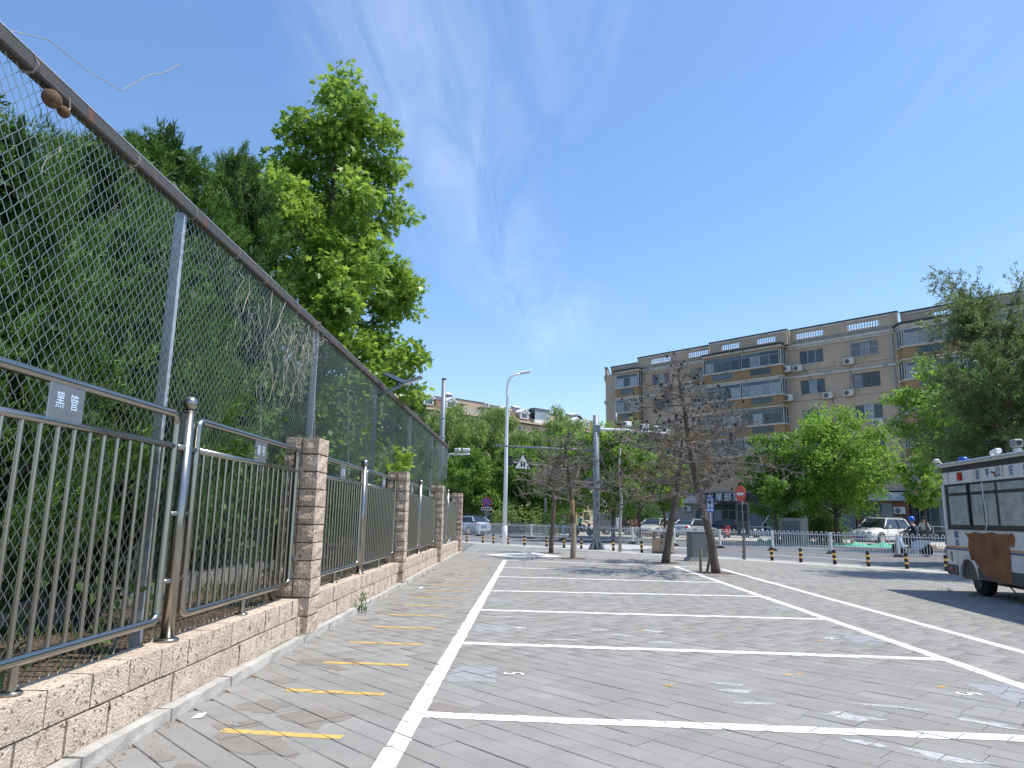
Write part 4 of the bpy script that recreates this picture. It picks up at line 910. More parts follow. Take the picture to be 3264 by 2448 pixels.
# ledges, cornice (broken by the bays)
for x0, x1 in ((-24.7, -16.0), (-7.1, 3.0)):
    for z in (9.45, 15.4): MB().box(x0, x1, -.16, -.004, z, z+.22).build('ledge', 'trim_white', B)
    MB().box(x0, x1, -.14, -.004, 18.35, 18.56).build('cornice', 'trim_white', B); MB().box(x0, x1, -.26, -.006, 18.562, 18.80).build('cornice', 'trim_white', B)
    MB().box(x0, x1, -.012, -.003, 18.802, 19.22).build('weather_stain', 'stain_band', B)
    for z in (7.1, 10.1, 13.05, 16.05): MB().box(x0, x1, -.006, -.002, z, z+.03).build('panel_joint', 'dark', B)
# parapet pieces with baluster openings
def parapet(x0, x1, d, bal, z0=18.86, z1=20.3):
    q = MB(); holes_wall(q, x0, x1, z0, z1, [(a, b, 19.34, 19.95) for a, b in bal], -d, .24)
    q.quad((x0, -d+.24, z0), (x1, -d+.24, z0), (x1, -d+.24, 19.3), (x0, -d+.24, 19.3)); o = q.build('parapet', 'wall_tan', B, fix=False)
    MB().box(x0-.04, x1+.04, -d-.1, -d+.3, z1+.002, z1+.13).build('coping', 'coping', o); MB().box(x0-.02, x1+.02, -d-.06, -d-.003, z1-.2, z1).build('coping_band', 'trim_white', o)
    for a, b in bal:
        n = int((b-a)/.235)
        for i in range(n):
            x = a+(b-a)*(i+.5)/n; link('baluster', balu, 'baluster', o, (x, -d+.12, 19.34))
balu = MB().lathe([(.085, 0), (.085, .07), (.04, .1), (.082, .25), (.06, .4), (.035, .5), (.085, .54), (.085, .61)], 8).mesh('baluster', True)
parapet(-25.45, -15.9, 0, [(-23.7, -20.8), (-18.65, -15.95)])
parapet(-15.4, -6.7, .7, [(-14.06, -11.82), (-10.02, -7.84)])
parapet(-6.65, 3.36, 0, [(-6.17, -3.32), (-1.13, 1.8)])
parapet(3.42, 14, -.7, [(6.0, 9.0)])
parapet(-30.3, -25.5, -1.0, [], z1=20.0)
for x in (-15.4, -6.7): MB().box(x-.12, x+.12, -.7+.242, .0, 18.86, 20.28).build('parapet_return', 'wall_tan', B)
# glazed balcony bays
def bay(x0, x1, d, floors, split, chamfer=0., label=None, cage=False, roof=True):
    o = MB()
    body = thing('tmp', 'x', 'x'); bpy.data.objects.remove(body)
    P_ = MB()
    poly = [(x0, 0), (x0+chamfer, -d), (x1-(chamfer if cage else 0), -d), (x1, 0)]
    ch = lambda e: [(x0-e, -.02), (x0+chamfer-e*.6, -d-e), (x1-(chamfer if cage else 0)+e, -d-e), (x1+e, -.02)]
    root = None
    for i, z in enumerate(floors):
        q = MB().prism(poly, z-1.0, z+.02); pan = q.build('bay_panel', 'wall_ochre', B)
        if root is None: root = pan
        MB().prism(ch(.12), z+.022, z+.17).build('ledge', 'trim_white', pan); MB().prism(ch(.12), z-1.13, z-1.002).build('ledge', 'trim_white', pan)
        xf0, xf1 = x0+chamfer, x1-(chamfer if cage else 0)
        for a, b in split:
            window(pan, a, b, z+.172, z+1.72, y=-d-.02, n=max(2, int((b-a)/.85)), m='frame_white' if br.random() < .6 else 'frame_grey', sill=False, transom=.38, bar=0, curt=.55)
            if cage:
                g = MB()
                for k in range(int((b-a)/.15)): g.box(a+k*.15, a+k*.15+.02, -d-.16, -d-.14, z+.2, z+1.7)
                for zz in (z+.25, z+.9, z+1.6): g.box(a, b, -d-.165, -d-.135, zz, zz+.025)
                g.build('grille', 'frame_white', pan, fix=False)
        # slab edge above the glass, corner mullions, side glass
        MB().prism(poly, z+1.722, z+1.94).build('slab_edge', 'wall_ochre' if i % 2 else 'trim_white', pan)
        for a, b in ((x0, x0+chamfer), (x1, x1-(chamfer if cage else 0))):
            g = MB(); s = 1 if a == x1 else -1
            g.quad((a-s*.03, -.02, z+.172), (b-s*.03, -d+.02, z+.172), (b-s*.03, -d+.02, z+1.72), (a-s*.03, -.02, z+1.72)); g.build('side_glass', 'pane', pan)
            f = MB()
            for t in (0.0, .5, 1.0):
                xx, yy = a+(b-a)*t, -.02+(-d+.02)*t; f.box(xx-.035, xx+.035, yy-.035, yy+.035, z+.171, z+1.721)
            f.build('side_mullion', 'frame_white', pan)
        for a, b in split:
            m = (a+b)/2; w = min(1.1, (b-a)*.3); l = MB().box(m-w, m+w, -d-.012, -d+.02, z-.68, z-.06).build('vent_window', 'pane', pan)
            g = MB()
            for k in range(5): g.box(m-w+2*w*k/4-.02, m-w+2*w*k/4+.02, -d-.03, -d-.013, z-.68, z-.06)
            g.build('vent_bar', 'grille', pan)
    zt = floors[-1]+1.94
    MB().prism(ch(.1), zt, zt+.22).build('bay_cornice', 'trim_white', B); MB().prism(ch(.22), zt+.222, zt+.4).build('bay_roof', 'coping', B)
    MB().prism([(x0+.05, 0), (x0+chamfer+.05, -d+.15), (x1-.05-(chamfer if cage else 0), -d+.15), (x1-.05, 0)], floors[0]-1.0, zt-.01).build('bay_core', 'dark', B)
FL = [z+.0 for z in ZS]
bay(-15.95, -7.25, 1.15, FL[1:], [(-15.8, -11.7), (-11.55, -7.4)])
bay(-28.9, -24.85, .8, FL[1:], [(-28.1, -25.0)], .7)
bay(3.15, 13.5, .9, FL[:], [(4.0, 8.2), (8.4, 12.6)], .7, cage=True)
for k, x in enumerate((-24.6, 2.78)): MB().tube([(x, -.1, 4.2), (x, -.1, 18.9)], .06, 8).build('drain_pipe', 'pipe', B, True)
# shop level
MB().box(-30.4, 18, .4, 11.5, 0, 4.19).build('shop_back', 'dark', B)
MB().box(-30.4, 18, -.3, .4, 4.19, 4.3).build('shop_canopy', 'concrete', B)
for x0, x1, m in ((-30.4, -26.5, 'wall_pale'), (-26.2, -21, 'concrete'), (-20.8, -18.3, 'concrete'), (-17, -16.2, 'concrete'), (-13.4, -10.5, 'box_grey'), (-10.3, -1.6, 'box_grey'), (-1.5, -.95, 'wood_red'), (1.62, 3.0, 'wood_red'), (3.1, 3.6, 'shop_black'), (7, 18, 'concrete')): MB().box(x0, x1, .05, .4, 0, 4.18).build('shop_wall', m, B)
MB().box(-.95, 1.62, .05, .4, 0, 1.0).build('shop_wall', 'wood_red', B); MB().box(-.95, 1.62, .05, .4, 3.12, 4.18).build('shop_wall', 'wood_red', B)
window(B, -.94, 1.61, 1.02, 3.1, .12, 3, 'frame_grey', False); window(B, -18.28, -17.02, 1.3, 3.1, .12, 2, 'frame_grey', False); window(B, -16.1, -13.5, .1, 3.1, .12, 3, 'frame_grey', False, transom=.6); window(B, 3.7, 6.9, .1, 3.1, .12, 4, 'frame_grey', False)
def shop_sign(label, x0, x1, z0, z1, d, m, txt, ink, size):
    t = thing('shop_sign', label, 'sign', bw((x0+x1)/2, -d), BA); w = (x1-x0)/2
    MB().cbox(-w, w, 0, .15, z0, z1, .015).build('board', m, t)
    for x, s in txt: text('lettering', s, size, ink, t, (x-(x0+x1)/2, -.012, (z0+z1)/2), (pi/2, 0, 0), .012)
    return t
shop_sign('blue shop sign with faint pale lettering behind the bushes', -30.2, -21.2, 3.1, 4.1, .6, 'shop_blue', [(-27.9, '发'), (-26.6, '兰'), (-23.9, '回'), (-22.9, '购')], 'letter_pale', .8)
shop_sign('pale lilac blank shop sign beside the black one', -20.3, -16.85, 3.12, 4.1, .5, 'shop_white', [], 'letter_pale', .5)
shop_sign('black shop sign with white lettering behind the large dead pine', -16.78, -10.8, 3.16, 4.2, .5, 'shop_black', [(-17.0+.9, '水'), (-15.05, '果'), (-14.05, '部'), (-13.05, '落')], 'letter_white', .92)
shop_sign('grey shop sign with white lettering above the white car', -1.5, 8.4, 3.3, 4.04, .4, 'shop_grey', [(-.15, '上'), (.95, '谷'), (2.05, '护'), (3.15, '肤'), (4.25, '造'), (5.3, '型')], 'letter_white', .62)
# weather streaks below sills and ledges, loose cables
for k in range(46):
    x = br.choice([br.uniform(-24, -16.3), br.uniform(-6.9, 2.6)]); z1 = br.choice([4.72, 7.67, 10.67, 13.62, 16.62, 15.38, 18.33]); hh = br.uniform(.25, .9); w = br.uniform(.03, .09)
    MB().prism([(x-w, z1), (x+w, z1), (x+w*.3, z1-hh), (x-w*.4, z1-hh*.8)], -.0022-.00002*k, -.001, 'y').build('weather_streak', 'stain_band', B)
for x0, z0, x1, z1 in ((-5.4, 16.2, -3.0, 13.5), (-1.0, 16.0, -1.2, 13.6), (1.2, 10.1, 2.7, 9.8), (-21.3, 16.1, -19.5, 12), (-2.9, 13.0, -2.4, 10.2)):
    MB().tube([(x0, -.05, z0), ((x0+x1)/2, -.08, min(z0, z1)-.25+(z0-z1)*.3), (x1, -.05, z1)], .022, 5).build('cable', 'dark', B)
# air conditioners
def ac_unit(label, x, z, d=0., rz=0.):
    t = thing('air_conditioner', label, 'air conditioner', bw(x, -d-.02, z), BA+rz, 'outdoor air conditioners on the apartment block')
    MB().cbox(-.45, .45, -.4, -.08, -.3, .32, .02).build('case', 'ac_white', t); MB().lathe([(.235, 0), (.235, .012)], 16, (-.12, -.415, 0), 'y').build('fan_grille', 'grille', t)
    MB().box(-.4, -.36, -.38, .0, -.36, -.302).build('bracket', 'grille', t); MB().box(.36, .4, -.38, .0, -.36, -.302).build('bracket', 'grille', t)
for x, z, lb in [(-6.0, 16.33, 'air conditioner under the top window right of the big glazed bay'), (-1.05, 16.31, 'air conditioner under the caged top floor window'), (-3.2, 13.29, 'air conditioner one floor down, right of the plain window'), (-1.3, 13.32, 'air conditioner one floor down, under the barred window'),
                 (1.1, 10.32, 'air conditioner right of the third window down near the drain pipe'), (-18.3, 16.27, 'air conditioner under the top window left of the big glazed bay'), (-21.6, 16.3, 'air conditioner under the dark top window near the left drain pipe'), (-19.3, 4.55, 'air conditioner standing on the lilac shop sign'), (-5.2, 7.3, 'air conditioner low on the wall behind the round tree')]: ac_unit(lb, x, z)
ac_unit('air conditioner on the wall under the lilac shop sign', -19.1, 2.55, -.05); ac_unit('air conditioner on the red wood shop wall behind the white car', 2.3, 2.45, -.05)
ac_unit('air conditioner on the side of the big glazed bay, top floor', -7.0, 16.35, .35, R(0)); ac_unit('air conditioner on the side of the big glazed bay, one floor down', -6.95, 13.4, .35, R(0))
# ---- left building with mansard roof
LO = (-10.09, 120, 0); LA = R(45)
Lb = thing('mansard_building', 'pale six storey block with mansard roof and white dormers beyond the willows', 'building', LO, LA)
zs2 = [1.0+3.05*i for i in range(6)]; hs = [(x, x+1.9, z, z+1.5) for z in zs2 for x in np.arange(-29, 36, 3.6)]
q = MB(); holes_wall(q, -32, 42, 0, 18.2, hs); q.build('wall', 'wall_pale', Lb, fix=False); MB().box(-32, 42, .25, 12, 0, 18.15).build('inner_block', 'dark', Lb)
for h in hs:
    if h[2] > 7: window(Lb, h[0], h[1], h[2], h[3], .14, 2, 'frame_white', False)
MB().box(-32.2, 42.2, -.5, .3, 18.202, 18.55).build('eave', 'wall_pale', Lb); MB().box(-32.2, 42.2, -.42, -.1, 17.95, 18.2).build('eave_soffit', 'coping', Lb)
def mansard(x0, x1, dorm):
    q = MB(); q.quad((x0, -.35, 18.56), (x1, -.35, 18.56), (x1, 1.1, 20.3), (x0, 1.1, 20.3)); m = q.build('mansard_slope', 'roof_tile', Lb)
    for i in range(7):
        t0 = i/7; MB().box(x0, x1, -.36+1.45*t0-.03, -.36+1.45*t0+.03, 18.555+1.74*t0, 18.6+1.74*t0).build('tile_course', 'roof_tile', m)
    MB().prism([(1.1, 20.3), (.95, 20.28), (1.6, 21.0), (9, 21.0), (9, 18.3), (1.1, 18.3)], x0, x1, 'x').build('roof_top', 'roof_dark', m)
    for x in (x0, x1): MB().prism([(-.55, 18.5), (1.5, 21.1), (1.75, 21.1), (-.25, 18.5)], x-.18, x+.18, 'x').build('verge', 'coping', m)
    for dx in dorm:
        d = MB().prism([(dx-1.0, 18.95), (dx+1.0, 18.95), (dx+1.0, 20.05), (dx, 20.5), (dx-1.0, 20.05)], -.32, 1.6, 'y').build('dormer', 'white_wall', Lb)
        for s in (-1, 1): MB().prism([(dx+s*1.25, 19.95), (dx, 20.62), (dx, 20.82), (dx+s*1.25, 20.15)], -.5, 1.8, 'y').build('dormer_roof', 'white_wall', d)
        w = MB().box(dx-.78, dx+.78, -.34, -.322, 19.08, 20.02).build('window', 'frame_white', d)
        for k in range(3): MB().box(dx-.7+.48*k, dx-.7+.48*k+.42, -.352, -.342, 19.15, 19.95).build('pane', 'pane', d)
mansard(-30, -14.3, [-26, -19]); mansard(-12.2, -3.1, [-9.7, -5.1]); mansard(4.5, 13.9, [7.3, 12.0]); mansard(23.2, 34, [26.3, 29.1])
for x0, x1 in ((-14.1, -12.4), (-2.9, 4.3), (14.1, 23.0)):
    MB().box(x0, x1, 1.2, 9, 18.3, 20.95).build('penthouse_wall', 'wall_pale', Lb); MB().box(x0, x1, 1.1, 9.1, 20.952, 21.05).build('penthouse_roof', 'coping', Lb)
b_ = MB().box(-2.1, 1.6, -.4, -.25, 19.2, 19.35).build('balcony_rail', 'trim_white', Lb)
for k in range(13): link('baluster', balu, 'baluster', b_, (-2+.29*k, -.32, 18.56))
MB().box(1.9, 3.6, -.2, 1.2, 19.9, 20.05).build('balcony_canopy', 'concrete', Lb); MB().box(2.0, 3.5, 1.15, 1.19, 18.6, 19.8).build('balcony_door', 'pane_curtain', Lb); MB().box(-2.5, -1.2, -.1, 1.2, 20.0, 20.12).build('balcony_canopy', 'concrete', Lb)
gr = MB().box(14.6, 18.8, -.35, 1.2, 21.2, 21.32).build('sun_room', 'coping', Lb)
MB().box(14.7, 18.7, -.25, 1.2, 18.56, 19.25).build('sun_room_base', 'white_wall', gr); window(gr, 14.7, 18.7, 19.26, 21.19, -.3, 4, 'frame_white', False, transom=.5, curt=.8); MB().box(14.68, 14.74, -.3, 1.2, 19.26, 21.19).build('sun_room_side', 'pane', gr)
def heater(label, x, y, z=21.0, rz=0., red=False):
    t = thing('solar_heater', label, 'solar water heater', (LO[0]+x*cos(LA)-y*sin(LA), LO[1]+x*sin(LA)+y*cos(LA), z), LA+rz, 'rooftop solar water heaters')
    MB().lathe([(.2, -1), (.26, -.97), (.26, .97), (.2, 1)], 14, (0, .3, .75), 'x').build('tank', 'tank_white', t, True); MB().lathe([(.2, 0), (.2, .03)], 12, (-1.02, .3, .75), 'x').build('end_cap', 'tank_red' if red else 'tank_white', t)
    MB().quad((-.9, .1, .62), (.9, .1, .62), (.9, -.75, -.15), (-.9, -.75, -.15)).build('collector', 'solar_blue', t)
    for s in (-.85, .85): MB().tube([(s, .3, .6), (s, .45, -.1)], .025, 5).tube([(s, .2, .6), (s, -.75, -.15)], .025, 5).build('stand', 'frame_white', t)
heater('white roof tank solar heater above the dormer right of the grey pole', -4.2, 1.8); heater('small solar heater tank on the ridge right of the white lamp', 9.4, 3.5, 20.5); heater('red capped solar heater beside the roof sun room', 12.8, 2.6, 20.75, 0, True); heater('red capped solar heater near the gantry column top', 27, 1.8, 20.9, R(-20), True); heater('tilted solar heater tank just left of the gantry column', 28.5, 1.2, 20.9, R(60))
for x, z, lb in ((2.9, 20.5, 'air conditioner on the roof terrace canopy of the mansard block'), (21.7, 20.85, 'air conditioner at the penthouse roof edge left of the gantry')):
    t = thing('air_conditioner', lb, 'air conditioner', (LO[0]+x*cos(LA)+.2*sin(LA), LO[1]+x*sin(LA)-.2*cos(LA), z-.1), LA); MB().cbox(-.5, .5, -.2, .2, -.35, .4, .03).build('case', 'ac_white', t); MB().lathe([(.27, 0), (.27, .015)], 14, (-.1, -.215, .02), 'y').build('fan_grille', 'grille', t)
# low garden wall beyond the road
gw = thing('garden_wall', 'tan rendered wall with white coping behind the parked traffic', 'wall', (-9.5, 73.0, 0), R(-29))
MB().box(0, 15.5, 0, .25, 0, 2.15).build('wall', 'wall_pale', gw); MB().box(-.1, 15.6, -.08, .33, 2.152, 2.32).build('coping', 'white_wall', gw); MB().box(0, 15.5, -.05, -.003, 0, .5).build('plinth', 'concrete', gw)
for k in range(4): MB().box(2.2+3.4*k, 3.4+3.4*k, -.02, -.004, .7, 1.6).build('wall_vent', 'box_grey', gw)
# ================================================================== STREET FURNITURE
# ---- guard rail
arch = MB(); pts = [(0, 0, .12), (0, 0, .95)]+[(.062-.062*cos(pi*i/6), 0, .95+.062*sin(pi*i/6)) for i in range(1, 6)]+[(.124, 0, .95), (.124, 0, .12)]
arch_me = arch.tube(pts, .013, 5, False).mesh('arch', True)
grp = MB().box(.05, 3.0, -.018, .018, .86, .9).mesh('top_rail'); grb = MB().box(.05, 3.0, -.018, .018, .12, .16).mesh('bottom_rail')
gpost = MB().cbox(-.05, .05, -.05, .05, .05, 1.0, .008).mesh('post'); gbase = MB().prism([(-.32, 0), (.32, 0), (.32, .03), (.09, .12), (-.09, .12), (-.32, .03)], -.11, .11, 'x').mesh('base_foot')
for k in range(14):
    u = -50.1+3.05*k
    t = thing('guard_rail', 'white arched road guard rail section, %s from the left end of the row' % ORD[k], 'guard rail', uv(u, 34.2+rr.uniform(-.05, .05), RZ), SA+rr.uniform(-.012, .012), 'white guard rail sections along the road')
    link('post', gpost, 'rail_white', t); link('base_foot', gbase, 'black_rubber', t); link('top_rail', grp, 'rail_white', t); link('bottom_rail', grb, 'rail_white', t)
    for i in range(12): link('arch', arch_me, 'rail_white', t, (.1+.243*i, 0, 0))
# ---- bollards
bs = [MB().lathe([(.058, z0), (.058, z1)], 12).mesh('band') for z0, z1 in ((0, .14), (.14, .21), (.21, .30), (.30, .37), (.37, .46))]
bcap = MB().lathe([(.058, .46), (.05, .475), (.02, .48)], 12).mesh('cap')
BU = [-33.4, -32.02, -30.58, -29.68, -28.51, -27.22, -25.6, -24.41, -23.29, -21.34, -19.76, -17.36, -14.95, -13.82, -12.74, -11.55, -10.45, -9.29, -8.18, -7.05]
for k, u in enumerate(BU):
    t = thing('bollard', 'black and orange banded bollard, %s from the left in the kerbside row' % ORD[k], 'bollard', uv(u, 24.08), rr.uniform(0, 6), 'banded bollards along the kerb')
    for i, me in enumerate(bs): link('band', me, 'black_rubber', t) if i % 2 == 0 else link('band', me, MATS['bollard_yellow'], t)
    link('cap', bcap, 'black_rubber', t); t.rotation_euler = (rr.uniform(-.03, .03), rr.uniform(-.03, .03), 0)
# ---- street lamp
t = thing('street_lamp', 'tall white street lamp with curved arm beside the road', 'street lamp', (-1.35, 37.2, 0))
MB().tube([(0, 0, 0), (.01, 0, 4), (.02, 0, 8.1), (.05, 0, 8.45), (.16, 0, 8.72), (.38, 0, 8.86), (.75, 0, 8.93)], [.115, .095, .07, .065, .06, .055, .05], 12).build('pole', 'lamp_white', t, True)
MB().lathe([(.14, 0), (.14, .9), (.12, .92)], 14).build('base_sleeve', 'lamp_white', t, True)
h = MB().cbox(-.05, .5, -.12, .12, -.04, .07, .03).build('lamp_head', 'lamp_white', t, loc=(.76, 0, 8.95), rot=(0, R(-10), 0)); MB().box(.05, .45, -.09, .09, -.048, -.041).build('lamp_glass', 'lamp_glass', h)
# ---- grey pole behind the fence end
t = thing('steel_pole', 'plain tall grey steel pole behind the far end of the fence', 'pole', (-4.2, 33, 0))
MB().lathe([(.13, 0), (.12, 4), (.105, 7.75)], 12).build('pole', 'pole_grey', t, True); MB().lathe([(.115, 7.75), (.115, 7.8)], 12).build('cap', 'dark', t)
for z in (4.2, 5.0, 5.9): MB().lathe([(.135, z), (.135, z+.04)], 12).build('band', 'galv', t)
# ---- gantry column with cameras
t = thing('traffic_gantry', 'grey steel gantry column with white arm carrying cameras over the road', 'gantry', (2.96, 32.83, 0))
MB().lathe([(.16, 0), (.15, 3), (.13, 6.1)], 10).build('column', 'pole_grey', t, True)
for k in range(8):
    a = k*pi/4; MB().prism([(.12, 0), (.36, 0), (.36, .05), (.14, .5)], -.012, .012, 'y').build('base_gusset', 'pole_grey', t, rot=(0, 0, a))
MB().lathe([(.38, 0), (.38, .03)], 8).build('base_plate', 'pole_grey', t)
for z, s in ((1.15, .42), (1.9, .25), (2.35, .2)): MB().box(-.03, .1, -.16, -.148, z, z+s).build('sticker', 'box_grey', t)
ar = np.array(uv(0, 1.))[:2]
MB().tube([(0, 0, 5.45), (ar[0]*2, ar[1]*2, 5.6), (ar[0]*6.2, ar[1]*6.2, 5.75)], [.075, .065, .05], 10).build('arm', 'lamp_white', t, True)
MB().tube([(0, 0, 4.45), (-2.3, .1, 4.55), (-4.7, .2, 4.65)], [.05, .045, .035], 8).build('side_arm', 'pole_grey', t, True)
MB().cbox(-.12, .2, -.15, .15, 5.3, 5.65, .02).build('joint_box', 'pole_grey', t)
MB().tube([(ar[0]*1.4, ar[1]*1.4, 5.6), (ar[0]*1.4, ar[1]*1.4, 6.35)], .06, 8).build('mast', 'pole_grey', t, True)
for k, (f, lb) in enumerate([(2.3, 'boxy white camera nearest the gantry column'), (3.6, 'second white camera along the gantry arm'), (4.6, 'third white camera along the gantry arm'), (5.6, 'white camera at the tip of the gantry arm')]):
    c = thing('traffic_camera', lb, 'camera', (2.96+ar[0]*f, 32.83+ar[1]*f, 5.72), SA+R(-10*k))
    MB().tube([(0, 0, -.1), (0, 0, .08)], .02, 6).build('bracket', 'lamp_white', c); MB().cbox(-.11, .11, -.25, .2, .08, .3, .03).build('housing', 'lamp_white', c); MB().lathe([(.07, 0), (.07, .03)], 10, (0, -.28, .19), 'y').build('lens', 'dark', c)
# ---- signs
def disc(r, n=24): return [(r*cos(2*pi*i/n), r*sin(2*pi*i/n)) for i in range(n)]
t = thing('no_entry_sign', 'red no entry sign on a dark post with information board', 'road sign', (7.78, 26.78, 0), R(-24))
MB().lathe([(.045, 0), (.04, 2.3)], 10).build('post', 'box_grey', t, True)
dd_ = MB().prism(disc(.3), -.06, -.045, 'y').build('disc', 'sign_red', t, loc=(0, 0, 2.36), rot=(0, 0, R(-45))); MB().box(-.2, .2, -.066, -.0605, -.05, .05).build('bar', 'white_wall', dd_)
for s in (-1, 1): MB().tube([(0, 0, 2.05), (s*.1, 0, 2.07), (s*.2, 0, 2.0), (s*.21, 0, .9)], .014, 6).build('board_frame', 'box_grey', t)
MB().cbox(-.19, .19, -.02, .02, .85, 2.02, .006).build('board', 'box_grey', t)
for z0, z1, m in ((1.72, 1.98, 'dark'), (1.36, 1.69, 'dark'), (.9, 1.33, 'bus_skirt')): MB().box(-.165, .165, -.027, -.0205, z0, z1).build('board_panel', m, t)
MB().prism([(-.08, .95), (.02, .9), (.09, 1.0), (.0, 1.2)], -.033, -.0275, 'y').build('paper', 'paper', t)
t = thing('warning_sign', 'triangular white warning sign on a grey arm over the road', 'road sign', (1.2, 61.7, 0), R(18))
MB().tube([(0, 0, 0), (0, 0, 5.85)], [.12, .09], 10).build('post', 'pole_grey', t, True); MB().lathe([(.26, 0), (.13, .5)], 10).build('base_cone', 'pole_grey', t)
MB().tube([(0, 0, 5.75), (-1.6, 0, 5.85), (-2.6, 0, 5.95)], .06, 8).build('arm', 'pole_grey', t, True)
tri = lambda r: [(0, r), (-.87*r, -.5*r), (.87*r, -.5*r)]
sg = MB().prism(tri(.95), -.12, -.1, 'y').build('sign_plate', 'dark', t, loc=(-2.1, 0, 5.85)); MB().prism(tri(.78), -.128, -.1205, 'y').build('sign_face', 'white_wall', sg)
for s in (-.13, .13): MB().box(s-.07, s+.07, -.134, -.1285, -.25, .08).build('pictogram', 'dark', sg); MB().prism(disc(.07, 8), -.135, -.1285, 'y').build('pictogram_head', 'dark', sg, loc=(s, 0, .16))
MB().cbox(-.5, .5, -.2, .2, -.02, .02, .01).build('solar_panel', 'solar_blue', t, loc=(-3.5, 0, 6.55), rot=(R(-15), R(25), 0)); MB().cbox(-.28, .28, -.15, .15, -.28, .28, .05).build('flash_lamp', 'dark', t, loc=(-3.2, 0, 5.95)); MB().tube([(-2.6, 0, 5.95), (-3.45, 0, 6.05), (-3.5, 0, 6.5)], .05, 6).build('lamp_arm', 'pole_grey', t)
t = thing('no_parking_sign', 'round blue no parking sign with white plate under it', 'road sign', (-3.48, 56, 0))
MB().lathe([(.04, 0), (.04, 2.8)], 8).build('post', 'galv', t); d = MB().prism(disc(.37), -.06, -.045, 'y').build('rim', 'sign_red', t, loc=(0, 0, 2.5)); MB().prism(disc(.3), -.065, -.0605, 'y').build('face', 'sign_blue', d)
for s in (1, -1): MB().box(-.31, .31, -.07-.001*s, -.0655, -.035, .035).build('stripe', 'sign_red', d, rot=(0, s*pi/4, 0))
MB().box(-.42, .42, -.06, -.05, 1.86, 2.1).build('plate', 'white_wall', t)
for k in range(5): MB().box(-.36+.15*k, -.26+.15*k, -.066, -.0605, 1.9, 2.06).build('lettering', 'dark', t)
MB().box(-.16, .24, -.06, -.05, 1.5, 1.78).build('plate', 'box_grey', t)
t = thing('round_road_sign', 'two grey round sign backs on one post behind the dying pine', 'road sign', (8.55, 58, 0), R(-8))
MB().lathe([(.05, 0), (.05, 3.7)], 8).build('post', 'box_grey', t); MB().prism(disc(.42, 8), -.08, -.06, 'y').build('upper_disc', 'sign_back', t, loc=(0, 0, 3.3)); MB().prism(disc(.42), -.08, -.06, 'y').build('lower_disc', 'sign_back', t, loc=(0, 0, 2.38)); MB().lathe([(.065, .6), (.065, .8)], 8).build('red_band', 'sign_red', t)
t = thing('blue_sign', 'blue information sign with white characters behind the leaning dead pine', 'sign', (10.85, 44, 0), R(-10))
MB().lathe([(.04, 0), (.04, 1.9)], 8).build('post', 'galv', t); bp = MB().box(-.22, .22, -.06, -.04, 1.85, 2.75).build('board', 'sign_blue', t)
for z0, z1 in ((2.47, 2.66), (2.16, 2.36), (1.92, 2.06)):
    for s in (-.16, .03): MB().box(s, s+.13, -.066, -.0605, z0, z1).build('lettering', 'white_wall', bp)
for z in (2.4, 2.1): MB().box(-.22, .22, -.065, -.0605, z, z+.02).build('rule', 'white_wall', bp)
t = thing('post_box', 'small white meter box on a thin post beyond the guard rail', 'box', (2.55, 55, 0)); MB().lathe([(.03, 0), (.03, 2.1)], 8).build('post', 'galv', t); MB().cbox(-.22, .22, -.15, .15, 2.05, 2.6, .02).build('box', 'ac_white', t); MB().box(-.15, .15, -.16, -.1505, 2.12, 2.5).build('door', 'sign_back', t)
# round mirror back on the gantry
t = thing('oval_road_sign', 'large pale rounded sign back fixed low on the gantry column', 'sign', (2.9, 33.02, 0), R(5)); MB().prism([(.52*cos(a), .3*sin(a)) for a in np.linspace(0, 2*pi, 20, False)], -.03, .0, 'y').build('plate', 'sign_back', t, loc=(-.05, 0, 2.95)); MB().box(-.05, .05, -.14, -.031, 2.75, 3.1).build('clamp', 'pole_grey', t)
# ---- bin
t = thing('litter_bin', 'twin steel litter bin with flat canopy beside the dying pine', 'litter bin', (5.5, 30.4, 0), R(-30))
MB().cbox(-.42, -.06, -.2, .2, .06, .62, .015).build('bin_body', 'bin_side', t); MB().cbox(.06, .42, -.2, .2, .06, .62, .015).build('bin_body', 'bin_steel', t); MB().cbox(-.075, .075, -.17, .17, .06, .86, .01).build('centre_column', 'bin_steel', t)
MB().box(-.44, .44, -.17, .17, 0, .06).build('plinth', 'box_grey', t); MB().cbox(-.5, .5, -.25, .25, .88, .92, .01).build('canopy', 'galv', t)
for s in (-.4, .4): MB().box(s-.02, s+.02, -.17, .17, .62, .88).build('support', 'bin_steel', t)
MB().prism(disc(.035, 10), -.185, -.171, 'y').build('ash_hole', 'dark', t, loc=(0, 0, .45)); MB().box(-.045, .045, -.18, -.171, .62, .75).build('slot', 'dark', t)
